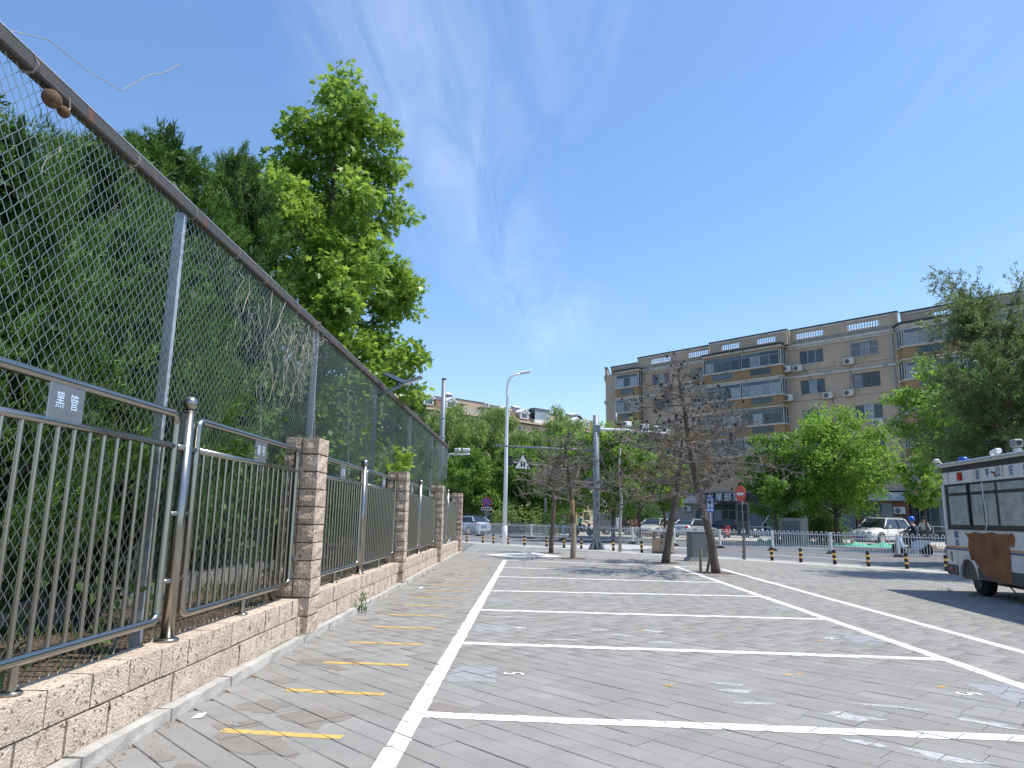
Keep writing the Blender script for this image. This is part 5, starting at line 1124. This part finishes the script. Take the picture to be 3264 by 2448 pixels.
# ---- electrical cabinet
t = thing('electrical_cabinet', 'plain grey steel cabinet on a concrete foot by the dead pines', 'cabinet', (5.8, 25.3, 0), R(12))
MB().cbox(-.36, .36, -.2, .2, .12, .96, .012).build('case', 'box_grey', t); MB().prism([(-.46, 0), (.46, 0), (.37, .13), (-.37, .13)], -.3, .3, 'y').build('foot', 'concrete', t); MB().box(-.37, .37, -.21, .21, .962, .985).build('lid', 'box_grey', t); MB().box(-.33, .33, -.207, -.2005, .16, .92).build('door', 'box_grey', t); MB().box(.24, .27, -.23, -.2075, .5, .6).build('handle', 'dark', t)
for k, (x, y, tp, lb) in enumerate([(4.66, 20.2, (.02, 0, .62), 'upright wooden stake left of the large dead pine'), (4.8, 20.1, (.16, 0, .66), 'leaning wooden stake beside the large dead pine'), (4.93, 19.98, (-.02, 0, .5), 'short wooden stake touching the large dead pine')]):
    tag(MB().tube([(0, 0, -.05), tp], .042, 8).build('wooden_stake', 'stake', loc=(x, y, 0)), lb, 'stake', 'support stakes at the dead pine')
# ---- far side clutter
t = thing('utility_cabinet', 'grey concrete utility cabinet beyond the rail left of the round tree', 'cabinet', (16.6, 46.2, 0), R(-46)); MB().cbox(-.75, .75, -.4, .4, 0, 1.6, .03).build('case', 'concrete', t); MB().box(-.6, .6, -.41, -.401, .15, 1.4).build('door', 'box_grey', t)
def net(label, u0, u1, v0, v1, h, m, seed):
    rg = np.random.default_rng(seed); nu, nv = 30, 7; mb = MB()
    for i in range(nu+1):
        for j in range(nv+1):
            z = h*sin(pi*j/nv)*(.55+.25*sin(i*.6+j*.5)+.15*sin(i*1.7+j)+.05*rg.normal())*min(1, i/3, (nu-i)/3); mb.v.append(uv(u0+(u1-u0)*i/nu, v0+(v1-v0)*j/nv, max(-.005, z*.8)))
    for i in range(nu):
        for j in range(nv): a = i*(nv+1)+j; mb.f.append((a, a+nv+1, a+nv+2, a+1))
    tag(mb.build('ground_net', m, smooth=True), label, 'dust net')
net('green dust net heaped on the far verge right of the utility cabinet', -21, -16.6, 42.6, 44.2, .4, 'net_green', 1); net('green dust net on the far verge left of the utility cabinet', -26, -22.4, 42.8, 44.4, .5, 'net_green', 2); net('brown soil heap at the end of the green net', -16.5, -15.2, 42.8, 44, .7, 'soil', 3)
t = thing('barrier_frame', 'white tubular barrier leaning beyond the guard rail left of the cabinet', 'barrier', (14.6, 47, 0), R(-40))
MB().tube([(-.9, 0, 0), (-.9, 0, .85), (-.75, 0, 1.0), (.75, 0, 1.0), (.9, 0, .85), (.9, 0, 0)], .03, 6).build('frame', 'rail_white', t)
for k in range(3): MB().box(-.88, .88, -.012, .012, .3+.2*k, .34+.2*k).build('cross_bar', 'rail_white', t)
MB().tube([(.2, 0, 1.0), (.75, 0, 1.75)], .03, 6).build('loose_pole', 'rail_white', t)
for u, lb in ((-19.6, 'small traffic cone in the green net'),):
    t = thing('traffic_cone', lb, 'traffic cone', uv(u, 43.2, .2)); MB().lathe([(.11, 0), (.03, .4)], 10).build('cone', 'sign_red', t); MB().lathe([(.085, .14), (.065, .24)], 10).build('band', 'white_wall', t)
# ---- litter, leaves along the kerb
n = 1500; yy = rng.uniform(2.5, 27, n); xx = np.abs(rng.normal(0, .05, n)); k_ = rng.random(n) < .8; xx = np.where(k_, xx+.005, rng.uniform(0, 1.2, n)); P = np.array([fl(a, b, .004) for a, b in zip(xx, yy)]); keep = (np.sin(yy*3.1)+np.sin(yy*7.7+1)+rng.normal(0, .6, n) > .1) | ~k_
P = P[keep]; D = rng.normal(0, 1, (len(P), 3)); D[:, 2] = np.abs(D[:, 2])*.15
tag(link('leaf_litter', leaf_mesh('leaf_litter', P, D, rng.uniform(.012, .04, len(P)), 'willow', rng, 2.), 'litter'), 'dry brown leaf litter along the foot of the fence kerb', 'leaf litter', kind='stuff')
n = 500; P = np.stack([rng.uniform(-2.3, 7, n), rng.uniform(3.5, 16, n), np.full(n, .004)], 1); D = rng.normal(0, 1, (n, 3)); D[:, 2] = .05
tag(link('paving_specks', leaf_mesh('paving_specks', P, D, rng.uniform(.006, .022, n), 'rhomb', rng, 2.), 'litter'), 'tiny dry crumbs scattered over the plaza paving', 'litter', kind='stuff')
for x, y, lb in ((.1, 5.15, 'scrap of white paper by the fence kerb at lower left'), (.35, 14.2, 'scrap of white paper by the kerb near the second pillar')):
    tag(MB().add([(0, 0, 0), (.07, .01, .004), (.09, .05, .03), (.02, .06, .018), (.045, .03, .028)], [(0, 1, 4), (1, 2, 4), (2, 3, 4), (3, 0, 4)]).build('paper_scrap', 'paper', loc=fl(x, y, .004)), lb, 'litter')
# ================================================================== VEHICLES
def loft(mb, rings, cap=True):
    n = len(rings[0]); o = len(mb.v)
    for r_ in rings: mb.v += [tuple(p) for p in r_]
    for k in range(len(rings)-1): mb.f += [(o+k*n+i, o+k*n+(i+1) % n, o+(k+1)*n+(i+1) % n, o+(k+1)*n+i) for i in range(n)]
    if cap: mb.f += [tuple(o+i for i in range(n-1, -1, -1)), tuple(o+(len(rings)-1)*n+i for i in range(n))]
    return mb
def sring(y, zb, zt, w, n=20, ex=.42):
    zc, hz = (zb+zt)/2, (zt-zb)/2; out = []
    for i in range(n):
        a = 2*pi*(i+.5)/n; c, s = cos(a), sin(a); out.append((w*math.copysign(abs(c)**ex, c)*(1-.05*max(0, s)), y, zc+hz*math.copysign(abs(s)**ex, s)))
    return out
def car(name, label, loc, heading, paint, L=4.5, W=1.78, H=1.45, zh=.92, zt=.98, cowl=.95, wtop=.25, rtop=-1.05, rbase=-1.75, wb=2.65, r=.32, suv=False, cat='car', rails=False):
    """local y forward"""
    t = thing(name, label, cat, loc, math.atan2(heading[1], heading[0])-pi/2); f, b = L/2, -L/2; ya, yr = wb/2+.08, -wb/2+.02; hw = W/2; zb = .2
    st = [(b, .36, zt-.22, hw*.84), (b+.06, .27, zt-.08, hw*.93), (b+.3, zb, zt, hw*.985), (rbase, zb, zt+.03, hw), (0, zb, (zh+zt)/2+.03, hw), (cowl, zb, zh+.03, hw), (f-.75, zb, zh-.06, hw*.985), (f-.3, .22, zh-.15, hw*.95), (f-.07, .26, zh-.25, hw*.88), (f, .34, zh-.36, hw*.8)]
    loft(MB(), [sring(*q) for q in st]).build('body', paint, t, True)
    bz = lambda y: np.interp(y, [b, rbase, cowl, f], [zt-.1, zt, zh, zh-.3])-.03
    def gring(y, k):     # k: 0 belt .. 1 roof
        z0 = bz(y); z1 = z0+(H-z0)*max(k, .06); w0, w1 = hw-.07, hw-.07-.19*max(k, .06)
        return [(-w0, y, z0), (w0, y, z0), (w0-(w0-w1)*.55, y, z0+(z1-z0)*.55), (w1, y, z1-.07*k), (w1-.1, y, z1), (-w1+.1, y, z1), (-w1, y, z1-.07*k), (-w0+(w0-w1)*.55, y, z0+(z1-z0)*.55)]
    gs = [(rbase-.02, .0), (rbase+(rtop-rbase)*.55, .68), (rtop, .985), ((rtop+wtop)/2, 1.0), (wtop, .985), (wtop+(cowl-wtop)*.5, .58), (cowl+.02, .0)]
    MB_g = loft(MB(), [gring(*q) for q in gs]); MB_g.build('glazing', 'glass', t, False)
    rf = MB(); loft(rf, [[(p[0]*1.0, p[1], p[2]+(.012 if i in (3, 4, 5, 6) else -.02)) for i, p in enumerate(gring(y, k)) if i in (3, 4, 5, 6)] for y, k in ((rtop-.05, .97), (rtop, .985), ((rtop+wtop)/2, 1.0), (wtop, .985), (wtop+.05, .96))], False); rf.build('roof', paint, t, True)
    for s in (-1, 1):
        for y0, y1 in ((rbase, rtop), (cowl, wtop)):
            pts = []
            for u in (0, .35, .7, 1.0):
                y = y0+(y1-y0)*u; k = u*.985; g = gring(y, k); pts.append((s*abs(g[3][0])*(1 if u > .1 else 1)+s*.006, y, g[3][2]+.01))
            MB().tube(pts, .035 if y0 == cowl else .06, 6).build('pillar', paint, t, True)
        m = (rtop+wtop)/2; g0 = gring(m, 1.); MB().tube([(s*(hw-.06), m-.08, bz(m)), (s*(hw-.155), m-.05, bz(m)+(H-bz(m))*.55), (s*(hw-.25), m-.02, H-.07)], .03, 5).build('pillar', 'dark', t)
        MB().sphere((s*(hw+.07), cowl-.42, zh+.1), .1, 8, 6, (1, .7, .75)).build('mirror', paint, t, True)
        for y in (m+.55, m-.5): MB().cbox(s*hw-.012, s*hw+.012, y-.09, y+.09, zh-.13, zh-.09, .004).build('door_handle', paint, t)
        MB().cbox(s*hw-.004, s*hw+.004, m-.02, m-.005, .3, zh-.02, .001).build('door_seam', 'dark', t)
        MB().sphere((s*(hw*.66), f-.15, zh-.28), .17, 10, 7, (1.15, .75, .5)).build('headlight', 'lamp_glass', t, True)
        MB().sphere((s*(hw*.76), b+.1, zt-.19), .16, 10, 7, (.95, .7, .7)).build('tail_light', 'tail_red', t, True)
        for y in (ya, yr):
            MB().lathe([(r+.065, -.02), (r+.065, .035), (r+.03, .045)], 20, (s*(hw-.02)-(.0 if s > 0 else .02), y, r+.01), 'x').build('wheel_arch', 'dark', t)
            w = MB().lathe([(r*.72, -.1), (r*.97, -.095), (r, -.06), (r, .06), (r*.97, .095), (r*.72, .1)], 20, (s*(hw-.075), y, r), 'x').build('wheel', 'tyre', t, True)
            MB().lathe([(r*.66, -.004), (r*.64, .012), (r*.15, .02)], 16, (s*(hw+.026)-(0 if s > 0 else .016), y, r), 'x').build('rim', 'rim', w)
        if rails: MB().tube([(s*(hw-.3), rtop+.1, H), (s*(hw-.3), rtop+.2, H+.05), (s*(hw-.3), wtop-.2, H+.05), (s*(hw-.3), wtop, H)], .018, 5).build('roof_rail', 'rim', t)
    MB().cbox(-hw*.55, hw*.55, f-.12, f+.012, .44, .6, .02).build('grille', 'dark', t); MB().box(-.22, .22, f+.013, f+.025, .4, .53).build('number_plate', 'plate_blue', t); MB().cbox(-hw*.6, hw*.6, f-.14, f-.015, zh-.42, zh-.35, .01).build('bonnet_lip', 'rim', t)
    MB().box(-.22, .22, b-.025, b-.006, .6, .74).build('number_plate', 'plate_blue', t); MB().cbox(-hw*.8, hw*.8, b-.04, b+.12, .34, .46, .03).build('rear_bumper', paint, t)
    MB().box(-hw+.1, hw-.1, b+.3, f-.3, .14, .3).build('underbody', 'dark', t)
    return t
bnn = (-.7005, -.7137)
car('parked_suv', 'white sport utility car parked facing the road before the red wood shop', (22.9, 48.2, 0), (-.82, -.57), 'car_white', 4.75, 1.9, 1.68, 1.05, 1.12, 1.0, .35, -1.75, -2.1, 2.8, .37, True, rails=True)
car('parked_car', 'silver sedan parked with its tail to the road behind the dead pines', (13.3, 59.4, 0), (.70, .71), 'car_silver')
car('parked_car', 'dusty beige sedan parked facing the road left of the silver one', (10.3, 60.6, 0), (-.55, -.83), 'car_beige')
car('passing_car', 'light blue car driving away in the far lane at left', (-5.3, 60.6, RZ), (-.669, .743), 'car_blue', 4.3, 1.75, 1.5, .95, 1.05, 1.0, .3, -1.4, -1.9)
car('parked_car', 'black car parked in shade in front of the black shop sign', (17.2, 61.5, 0), (.70, -.71), 'car_black')
# ---- three wheeled van
t = thing('cargo_tricycle', 'white three wheeled cargo van parked beyond the guard rail', 'tricycle', (7.4, 63.6, 0), R(0))
MB().cbox(-1.35, .0, -.5, .5, .55, 1.75, .03).build('cargo_box', 'sign_back', t); MB().cbox(-.02, .42, -.5, .5, .5, 1.76, .04).build('cab_back', 'car_white', t)
MB().prism([(.42, .5), (1.15, .5), (1.15, .85), (.88, 1.6), (.42, 1.72)], -.48, .48, 'y').build('cab', 'glass', t); MB().cbox(.1, .98, -.52, .52, 1.7, 1.8, .03).build('cab_roof', 'car_white', t); MB().cbox(.9, 1.22, -.4, .4, .35, .85, .06).build('nose', 'car_white', t)
MB().box(-1.3, 1.0, -.42, .42, .38, .5).build('chassis', 'wood_red', t)
for x, y in ((-.8, -.45), (-.8, .45), (.98, 0)): w = MB().lathe([(.18, -.06), (.27, -.05), (.27, .05), (.18, .06)], 14, (x, y, .27), 'y').build('wheel', 'tyre', t, True); MB().lathe([(.16, 0), (.1, .02)], 10, (x, y-.075, .27), 'y').build('rim', 'rim', w)
for s in (-1, 1): MB().cbox(1.0, 1.06, s*.62-.09, s*.62+.09, 1.05, 1.2, .02).build('mirror', 'car_white', t)
MB().prism(disc(.1, 10), -.12, .12, 'y').build('headlight', 'lamp_glass', t, loc=(1.2, 0, .75))
# ---- people
def person(label, loc, rz, J, rad, shirt, trousers, split, hair='hair', cat='person'):
    """one skinned body from a joint graph: J name -> (point, parent)"""
    t = thing('person', label, cat, loc, rz); names = list(J); me = bpy.data.meshes.new('body'); me.from_pydata([J[n][0] for n in names], [(names.index(J[n][1]), i) for i, n in enumerate(names) if J[n][1]], [])
    o = bpy.data.objects.new('body', me); COL.objects.link(o); sk = o.modifiers.new('s', 'SKIN'); o.modifiers.new('b', 'SUBSURF').levels = 1
    for i, n in enumerate(names):
        r = rad[n]; me.skin_vertices[0].data[i].radius = (r, r) if not hasattr(r, '__len__') else r; me.skin_vertices[0].data[i].use_root = (n == 'hip')
    dg = bpy.context.evaluated_depsgraph_get(); dg.update(); m2 = bpy.data.meshes.new_from_object(o.evaluated_get(dg)); bpy.data.objects.remove(o)
    m2.materials.clear()
    for m in (shirt, trousers, 'skin', 'dark'): m2.materials.append(MATS[m])
    P = {n: np.array(J[n][0]) for n in names}
    for p in m2.polygons:
        c = np.array(p.center); n = min(names, key=lambda k: np.linalg.norm(P[k]-c)); p.material_index = split.get(n, 0); p.use_smooth = True
    link('body', m2, None, t); h = P['head']
    if hair: MB().sphere((h[0], h[1], h[2]+.035), .112, 10, 7, (1, 1.08, .95)).build('hair', hair, t, True)
    return t, P
SPL = {'head': 2, 'chin': 2, 'neck': 2, 'hl': 2, 'hr': 2, 'hip': 1, 'kl': 1, 'kr': 1, 'al': 1, 'ar': 1, 'tl': 3, 'tr': 3}
RAD = {'hip': .15, 'waist': (.15, .12), 'chest': (.17, .13), 'neck': .06, 'chin': .075, 'head': .095, 'sl': .07, 'sr': .07, 'el': .05, 'er': .05, 'hl': .04, 'hr': .04, 'kl': .075, 'kr': .075, 'al': .05, 'ar': .05, 'tl': .045, 'tr': .045, 'll': .1, 'lr': .1}
def body(hip, lean, sh, hands, knees, ankles, fwd=(0, 1, 0)):
    hip = np.array(hip, float); ch = hip+np.array(lean); w = sh; J = {'hip': (tuple(hip), None), 'waist': (tuple(hip+(ch-hip)*.5), 'hip'), 'chest': (tuple(ch), 'waist'), 'neck': (tuple(ch+np.array(lean)*.28+np.array([0, 0, .04])), 'chest')}
    nk = np.array(J['neck'][0]); J['chin'] = (tuple(nk+np.array([0, .03, .09])), 'neck'); J['head'] = (tuple(nk+np.array([0, .02, .2])), 'chin')
    for s, k in ((-1, 'l'), (1, 'r')):
        J['s'+k] = (tuple(ch+np.array([s*w, 0, .06])), 'chest'); hd = np.array(hands[k]); shp = np.array(J['s'+k][0]); J['e'+k] = (tuple((shp+hd)/2+np.array([s*.06, -.06, -.05])), 's'+k); J['h'+k] = (tuple(hd), 'e'+k)
        J['l'+k] = (tuple(hip+np.array([s*.09, .02, -.05])), 'hip'); J['k'+k] = (knees[k], 'l'+k); J['a'+k] = (ankles[k], 'k'+k); a = np.array(ankles[k]); J['t'+k] = (tuple(a+np.array([0, .15, -.03])), 'a'+k)
    return J
SPL.update({'ll': 1, 'lr': 1})
# motorcycle and rider, heading left along the far lane
def bike(label, loc, rz, paint, name='motorcycle'):
    t = thing(name, label, 'motorcycle', loc, rz)
    for y in (.62, -.6):
        w = MB().lathe([(.2, -.05), (.29, -.045), (.29, .045), (.2, .05)], 16, (0, y, .29), 'x').build('wheel', 'tyre', t, True); MB().lathe([(.17, -.03), (.17, .03)], 12, (0, y, .29), 'x').build('rim', 'rim', w)
    MB().prism([(-.75, .6), (-.9, .72), (-.3, .74), (-.1, .62), (.05, .42), (.35, .42), (.5, .95), (.58, .95), (.5, .35), (-.1, .28), (-.5, .35)], -.13, .13, 'x').build('fairing', paint, t)
    MB().cbox(-.14, .14, -.72, -.08, .72, .8, .03).build('seat', 'dark', t); MB().tube([(0, .62, .29), (0, .5, .9), (0, .45, 1.0)], .035, 8).build('fork', 'rim', t)
    MB().tube([(-.33, .38, 1.03), (0, .45, 1.0), (.33, .38, 1.03)], .02, 6).build('handlebar', 'dark', t); MB().prism(disc(.08, 10), .55, .62, 'y').build('headlight', 'lamp_glass', t, loc=(0, 0, .82)); MB().cbox(-.17, .17, -1.0, -.7, .76, 1.05, .03).build('top_box', 'dark', t)
    for s in (-1, 1): MB().tube([(s*.3, .39, 1.03), (s*.36, .4, 1.2)], .008, 4).sphere((s*.37, .4, 1.22), .05, 6, 5, (1, .3, .8)).build('mirror', 'dark', t)
    return t
mz = SA+pi/2+0.0
rp = uv(-13.6, 36.0, RZ); RZB = math.atan2(.743, -.669)-pi/2
bike('pale blue and white motorcycle ridden along the far side of the guard rail', rp, RZB, 'car_blue')
J = body((0, -.28, .88), (0, .14, .42), .19, {'l': (-.3, .36, 1.05), 'r': (.3, .36, 1.05)}, {'l': (-.17, .18, .78), 'r': (.17, .18, .78)}, {'l': (-.17, .02, .38), 'r': (.17, .02, .38)})
p_, P_ = person('motorcycle rider in dark clothes and blue helmet behind the guard rail', rp, RZB, J, RAD, 'cloth_navy', 'cloth_navy', SPL, hair=None)
h = P_['head']; MB().sphere((h[0], h[1], h[2]+.03), .135, 12, 8, (1, 1.1, 1)).build('helmet', 'helmet_blue', p_, True)
bike('second dark motorcycle partly hidden by the bus behind the rail', uv(-11.4, 36.2, RZ), RZB, 'car_silver')
J = body((0, 0, .9), (0, .1, .42), .19, {'l': (-.32, .25, .95), 'r': (.32, .25, .95)}, {'l': (-.1, .05, .48), 'r': (.1, .05, .48)}, {'l': (-.1, 0, .08), 'r': (.1, 0, .08)})
person('person in a pale patterned shirt bending over a cart by the shop', (24.6, 46.0, 0), R(150), J, RAD, 'cloth_white', 'cloth_navy', SPL)
J = body((0, 0, .92), (0, .02, .44), .19, {'l': (-.26, .12, .85), 'r': (.24, .3, 1.15)}, {'l': (-.1, .02, .48), 'r': (.1, .02, .48)}, {'l': (-.1, 0, .08), 'r': (.1, 0, .08)})
person('person in dark blue clothes standing by the shop, next to the bus', (25.9, 45.6, 0), R(100), J, RAD, 'cloth_navy', 'cloth_navy', SPL)
t = thing('flatbed_cart', 'dark flatbed cart beside the white car', 'cart', (24.4, 44.9, 0), R(-10)); MB().cbox(-1.3, 1.3, -.4, .4, .55, .95, .02).build('bed', 'dark', t); MB().box(-1.5, 1.5, -.42, -.38, 1.2, 1.24).build('rail', 'galv', t)
for x in (-1.45, 0, 1.45): MB().box(x-.02, x+.02, -.42, -.38, .5, 1.2).build('rail_post', 'galv', t)
for x in (-.9, .9): MB().lathe([(.2, -.05), (.3, -.04), (.3, .04), (.2, .05)], 12, (x, -.36, .3), 'y').build('wheel', 'tyre', t)
# seated person in mint on an electric bike beyond the rail
bike('electric bike with a rider in mint green beyond the guard rail', (4.1, 57.5, 0), R(-70), 'car_black', 'electric_bike')
J = body((0, -.28, .88), (0, .1, .42), .19, {'l': (-.3, .36, 1.05), 'r': (.3, .36, 1.05)}, {'l': (-.17, .18, .78), 'r': (.17, .18, .78)}, {'l': (-.17, .02, .38), 'r': (.17, .02, .38)})
person('person in a mint green top seated on an electric bike beyond the rail', (4.1, 57.5, 0), R(-70), J, RAD, 'cloth_mint', 'cloth_navy', SPL)
bike('dark scooter with orange panel parked right of the silver sedan', (15.4, 57.5, 0), R(-30), 'sign_red', 'scooter')
# ---- police bus at the right
BD = R(-6.03); WB = (8.85, 15.04)
def bl_(x, y, z=0.): return (WB[0]+x*cos(BD)-y*sin(BD), WB[1]+x*sin(BD)+y*cos(BD), z)
t = thing('police_bus', 'old white police bus with rusty side panel parked at the right edge', 'bus', (*WB, 0), BD)
Y0, Y1, BW = -6.2, .78, 2.15
def arch_pts(c, rr_=.36): return [(c-rr_*cos(pi*i/10), .26+rr_*1.12*sin(pi*i/10)+.04) for i in range(11)]
lower = [(Y0, .34)]+[(y, max(.34, z)) for y, z in arch_pts(-4.05)]+[(y, max(.34, z)) for y, z in arch_pts(-.06)]+[(Y1, .34), (Y1-.01, 1.28), (Y0, 1.28)]
bx = lambda name, m, a: MB().box(*a).build(name, m, t)
MB().prism(lower, -.03, BW, 'x').build('lower_body', 'bus_white', t)
MB().prism([(Y0, 2.22), (Y1-.06, 2.22), (Y1-.08, 2.47), (Y0, 2.47)], -.015, BW-.02, 'x').build('upper_body', 'bus_white', t)
MB().prism([(Y0, 1.281), (Y1-.02, 1.281), (Y1-.06, 2.219), (Y0, 2.219)], .0, BW-.03, 'x').build('window_band', 'bus_black', t)
MB().cbox(-.035, .03, Y1-.1, Y1-.005, 1.281, 2.22, .01).build('corner_post', 'bus_white', t)
MB().prism([(Y0, 2.471), (Y1-.08, 2.471), (Y1-.1, 2.585), (Y0, 2.585)], -.01, BW-.03, 'x').build('roof_band', 'bus_black', t)
MB().cbox(-.07, BW+.02, Y0, Y1-.02, 2.587, 2.625, .012).build('roof', 'bus_white', t)
MB().tube([(-.08, Y0, 2.64), (-.08, Y1+.02, 2.64)], .025, 8).build('roof_gutter', 'galv', t, True)
for y0, y1 in ((.48, -.28), (-.46, -1.37), (-1.47, -2.55), (-2.7, -3.7), (-3.85, -4.9)):
    w = bx('window', 'bus_black', (-.018, -.001, y1-.05, y0+.05, 1.33, 2.2))
    if y0 < -.4 and y0 > -1: spl = [(y0, (y0+y1)/2+.02), ((y0+y1)/2-.02, y1)]
    else: spl = [(y0, y1)]
    MB().box(-.026, -.0185, y1, y0, 2.03, 2.17).build('pane', 'curtain_glass', w)
    for a, b in spl: MB().box(-.026, -.0185, b, a, 1.38, 1.97).build('pane', 'curtain_glass', w)
    MB().box(-.034, -.0265, y1, y0, 1.975, 2.02).build('glazing_bar', 'bus_black', w)
MB().tube([(-.03, -.95, 2.2), (-.045, -.98, 1.9), (-.04, -1.02, 1.6), (-.05, -1.0, 1.36), (-.045, -.93, 1.27)], .012, 6).build('cable', 'white_wall', t, True)
for y, ch in ((-.78, '昌'), (-1.15, '平'), (-1.55, '公'), (-1.98, '安'), (-2.42, '分'), (-2.85, '局')): text('lettering', ch, .2, 'ink_blue', t, (-.0185, y, 2.345), (pi/2, 0, -pi/2), .002, .8, .006)
text('lettering', '警', .32, 'ink_blue', t, (-.0335, .28, 1.08), (pi/2, 0, -pi/2), .002, .66, .004)
bx('skirt', 'bus_skirt', (-.036, -.0305, .33, Y1-.01, .345, .56)); bx('skirt', 'bus_skirt', (-.036, -.0305, -3.6, -.46, .345, .56)); bx('skirt', 'bus_skirt', (-.036, -.0305, Y0, -4.5, .345, .56))
for y0, y1 in ((Y1-.02, -.14), (-1.66, -3.6), (-4.5, Y0)): bx('stripe', 'stripe_orange', (-.037, -.0305, y1, y0, .905, .945)); bx('stripe', 'ink_blue', (-.037, -.0305, y1, y0, .865, .9))
rust = [(-.08, 1.24), (-.2, 1.2), (-.5, 1.245), (-.75, 1.215), (-1.1, 1.25), (-1.4, 1.22), (-1.68, 1.235), (-1.7, .9), (-1.66, .6), (-1.68, .35), (-1.3, .36), (-.95, .37), (-.72, .42), (-.55, .55), (-.45, .62), (-.36, .7), (-.25, .68), (-.2, .8), (-.17, .95), (-.22, 1.1)]
MB().prism(rust, -.041, -.0375, 'x').build('rust_patch', 'rust', t); MB().prism([(-1.78+.11*cos(a)*(1+.2*sin(3*a)), 1.12+.13*sin(a)) for a in np.linspace(0, 2*pi, 12, False)], -.036, -.0305, 'x').build('rust_patch', 'rust', t)
MB().prism([(-1.45, 2.36), (-1.3, 2.39), (-1.28, 2.36), (-1.38, 2.33), (-1.42, 2.27), (-1.48, 2.28)], -.021, -.0185, 'x').build('rust_patch', 'rust', t); MB().prism([(.62, .82), (.55, .8), (.56, .62), (.6, .62), (.6, .72)], -.036, -.0305, 'x').build('paint_chip', 'bus_skirt', t)
for y in (.45, -1.7):
    MB().prism([(y-.012, 2.48), (y+.012, 2.48), (y+.006, 2.26), (y-.006, 2.24)], -.019, -.0155, 'x').build('rust_streak', 'rust', t)
MB().cbox(-.05, -.016, -.17, .02, 2.27, 2.44, .02).build('side_light', 'tail_red', t)
for c in (-.06, -4.05):
    MB().prism([(y, z) for y, z in arch_pts(c, .35)], .02, .6, 'x').build('wheel_arch', 'bus_black', t)
    for x in (.12, BW-.35): w = MB().lathe([(.17, -.11), (.27, -.1), (.29, -.05), (.29, .05), (.27, .1), (.17, .11)], 20, (x+.1, c-.1, .285), 'x').build('wheel', 'tyre', t, True); MB().lathe([(.15, 0), (.13, .04), (.05, .05)], 14, (x-.03, c-.1, .285), 'x').build('rim', 'bus_skirt', w)
for y in (.32, -2.6, -3.4): bx('panel_seam', 'bus_skirt', (-.0325, -.0302, y-.004, y+.004, .57, 1.27))
for y in (.74, -1.45, -2.6, -3.75): bx('panel_seam', 'bus_skirt', (-.0175, -.0152, y-.003, y+.003, 2.23, 2.46))
MB().cbox(-.045, -.0305, -2.3, -2.0, .68, .84, .01).build('fuel_flap', 'bus_white', t); MB().cbox(-.05, -.031, .55, .7, .44, .5, .006).build('reflector', 'tail_red', t); bx('waist_rail', 'galv', (-.042, -.0305, Y0, Y1-.02, 1.262, 1.279))
MB().cbox(-.05, BW+.02, Y1-.02, Y1+.06, .36, .56, .02).build('bumper', 'bus_skirt', t)
bx('chassis', 'bus_black', (.5, BW-.5, Y0+.3, Y1-.3, .2, .34))
MB().tube([(.1, -1.2, .33), (.05, -1.6, .16), (.0, -2.2, .06), (-.1, -3, .03)], .014, 6).build('hanging_cable', 'bus_black', t)
o = thing('beacon', 'blue beacon lamp on the bus roof', 'beacon lamp', bl_(.14, .05, 2.63), BD); MB().lathe([(.1, 0), (.1, .09), (.085, .13), (.03, .14)], 14).build('dome', 'beacon_blue', o, True); MB().lathe([(.11, -.0), (.11, .02)], 14).build('base', 'dark', o)
o = thing('roof_camera', 'white bullet camera on the bus roof', 'camera', bl_(.14, -1.25, 2.63), BD); MB().lathe([(.07, 0), (.05, .12)], 10).build('base', 'ac_white', o); MB().cbox(-.07, .07, -.16, .2, .12, .24, .025).build('housing', 'car_white', o, rot=(R(-8), 0, 0)); o.scale = (.75,)*3
o = thing('pan_camera', 'large grey pan and tilt camera standing highest on the bus roof', 'camera', bl_(.22, -1.8, 2.63), BD); MB().lathe([(.14, 0), (.13, .05), (.1, .06), (.11, .22), (.09, .24)], 14).build('base', 'ac_white', o, True); MB().cbox(-.13, .13, -.14, .16, .26, .5, .04).build('head', 'sign_back', o); MB().lathe([(.07, 0), (.07, .04)], 12, (0, -.18, .38), 'y').build('lens', 'dark', o); o.scale = (.62,)*3
o = thing('roof_bracket', 'small white floodlight bracket at the rear roof corner of the bus', 'bracket', bl_(.0, .7, 2.64), BD); MB().tube([(0, 0, 0), (-.03, .05, .1), (-.1, .05, .12)], .018, 6).build('arm', 'ac_white', o); MB().cbox(-.14, -.04, 0, .1, .06, .14, .015).build('lamp', 'ac_white', o)
for k, (x, y, lb) in enumerate([(-.25, .35, 'dry weed clump on the paving by the bus rear wheel'), (-.2, -.55, 'small weed clump under the bus beside its wheel'), (.2, -1.4, 'thin weeds under the bus body')]): tuft('ground_weed', lb, bl_(x, y), 26, .06, .08, 'grass', 'willow', .06)
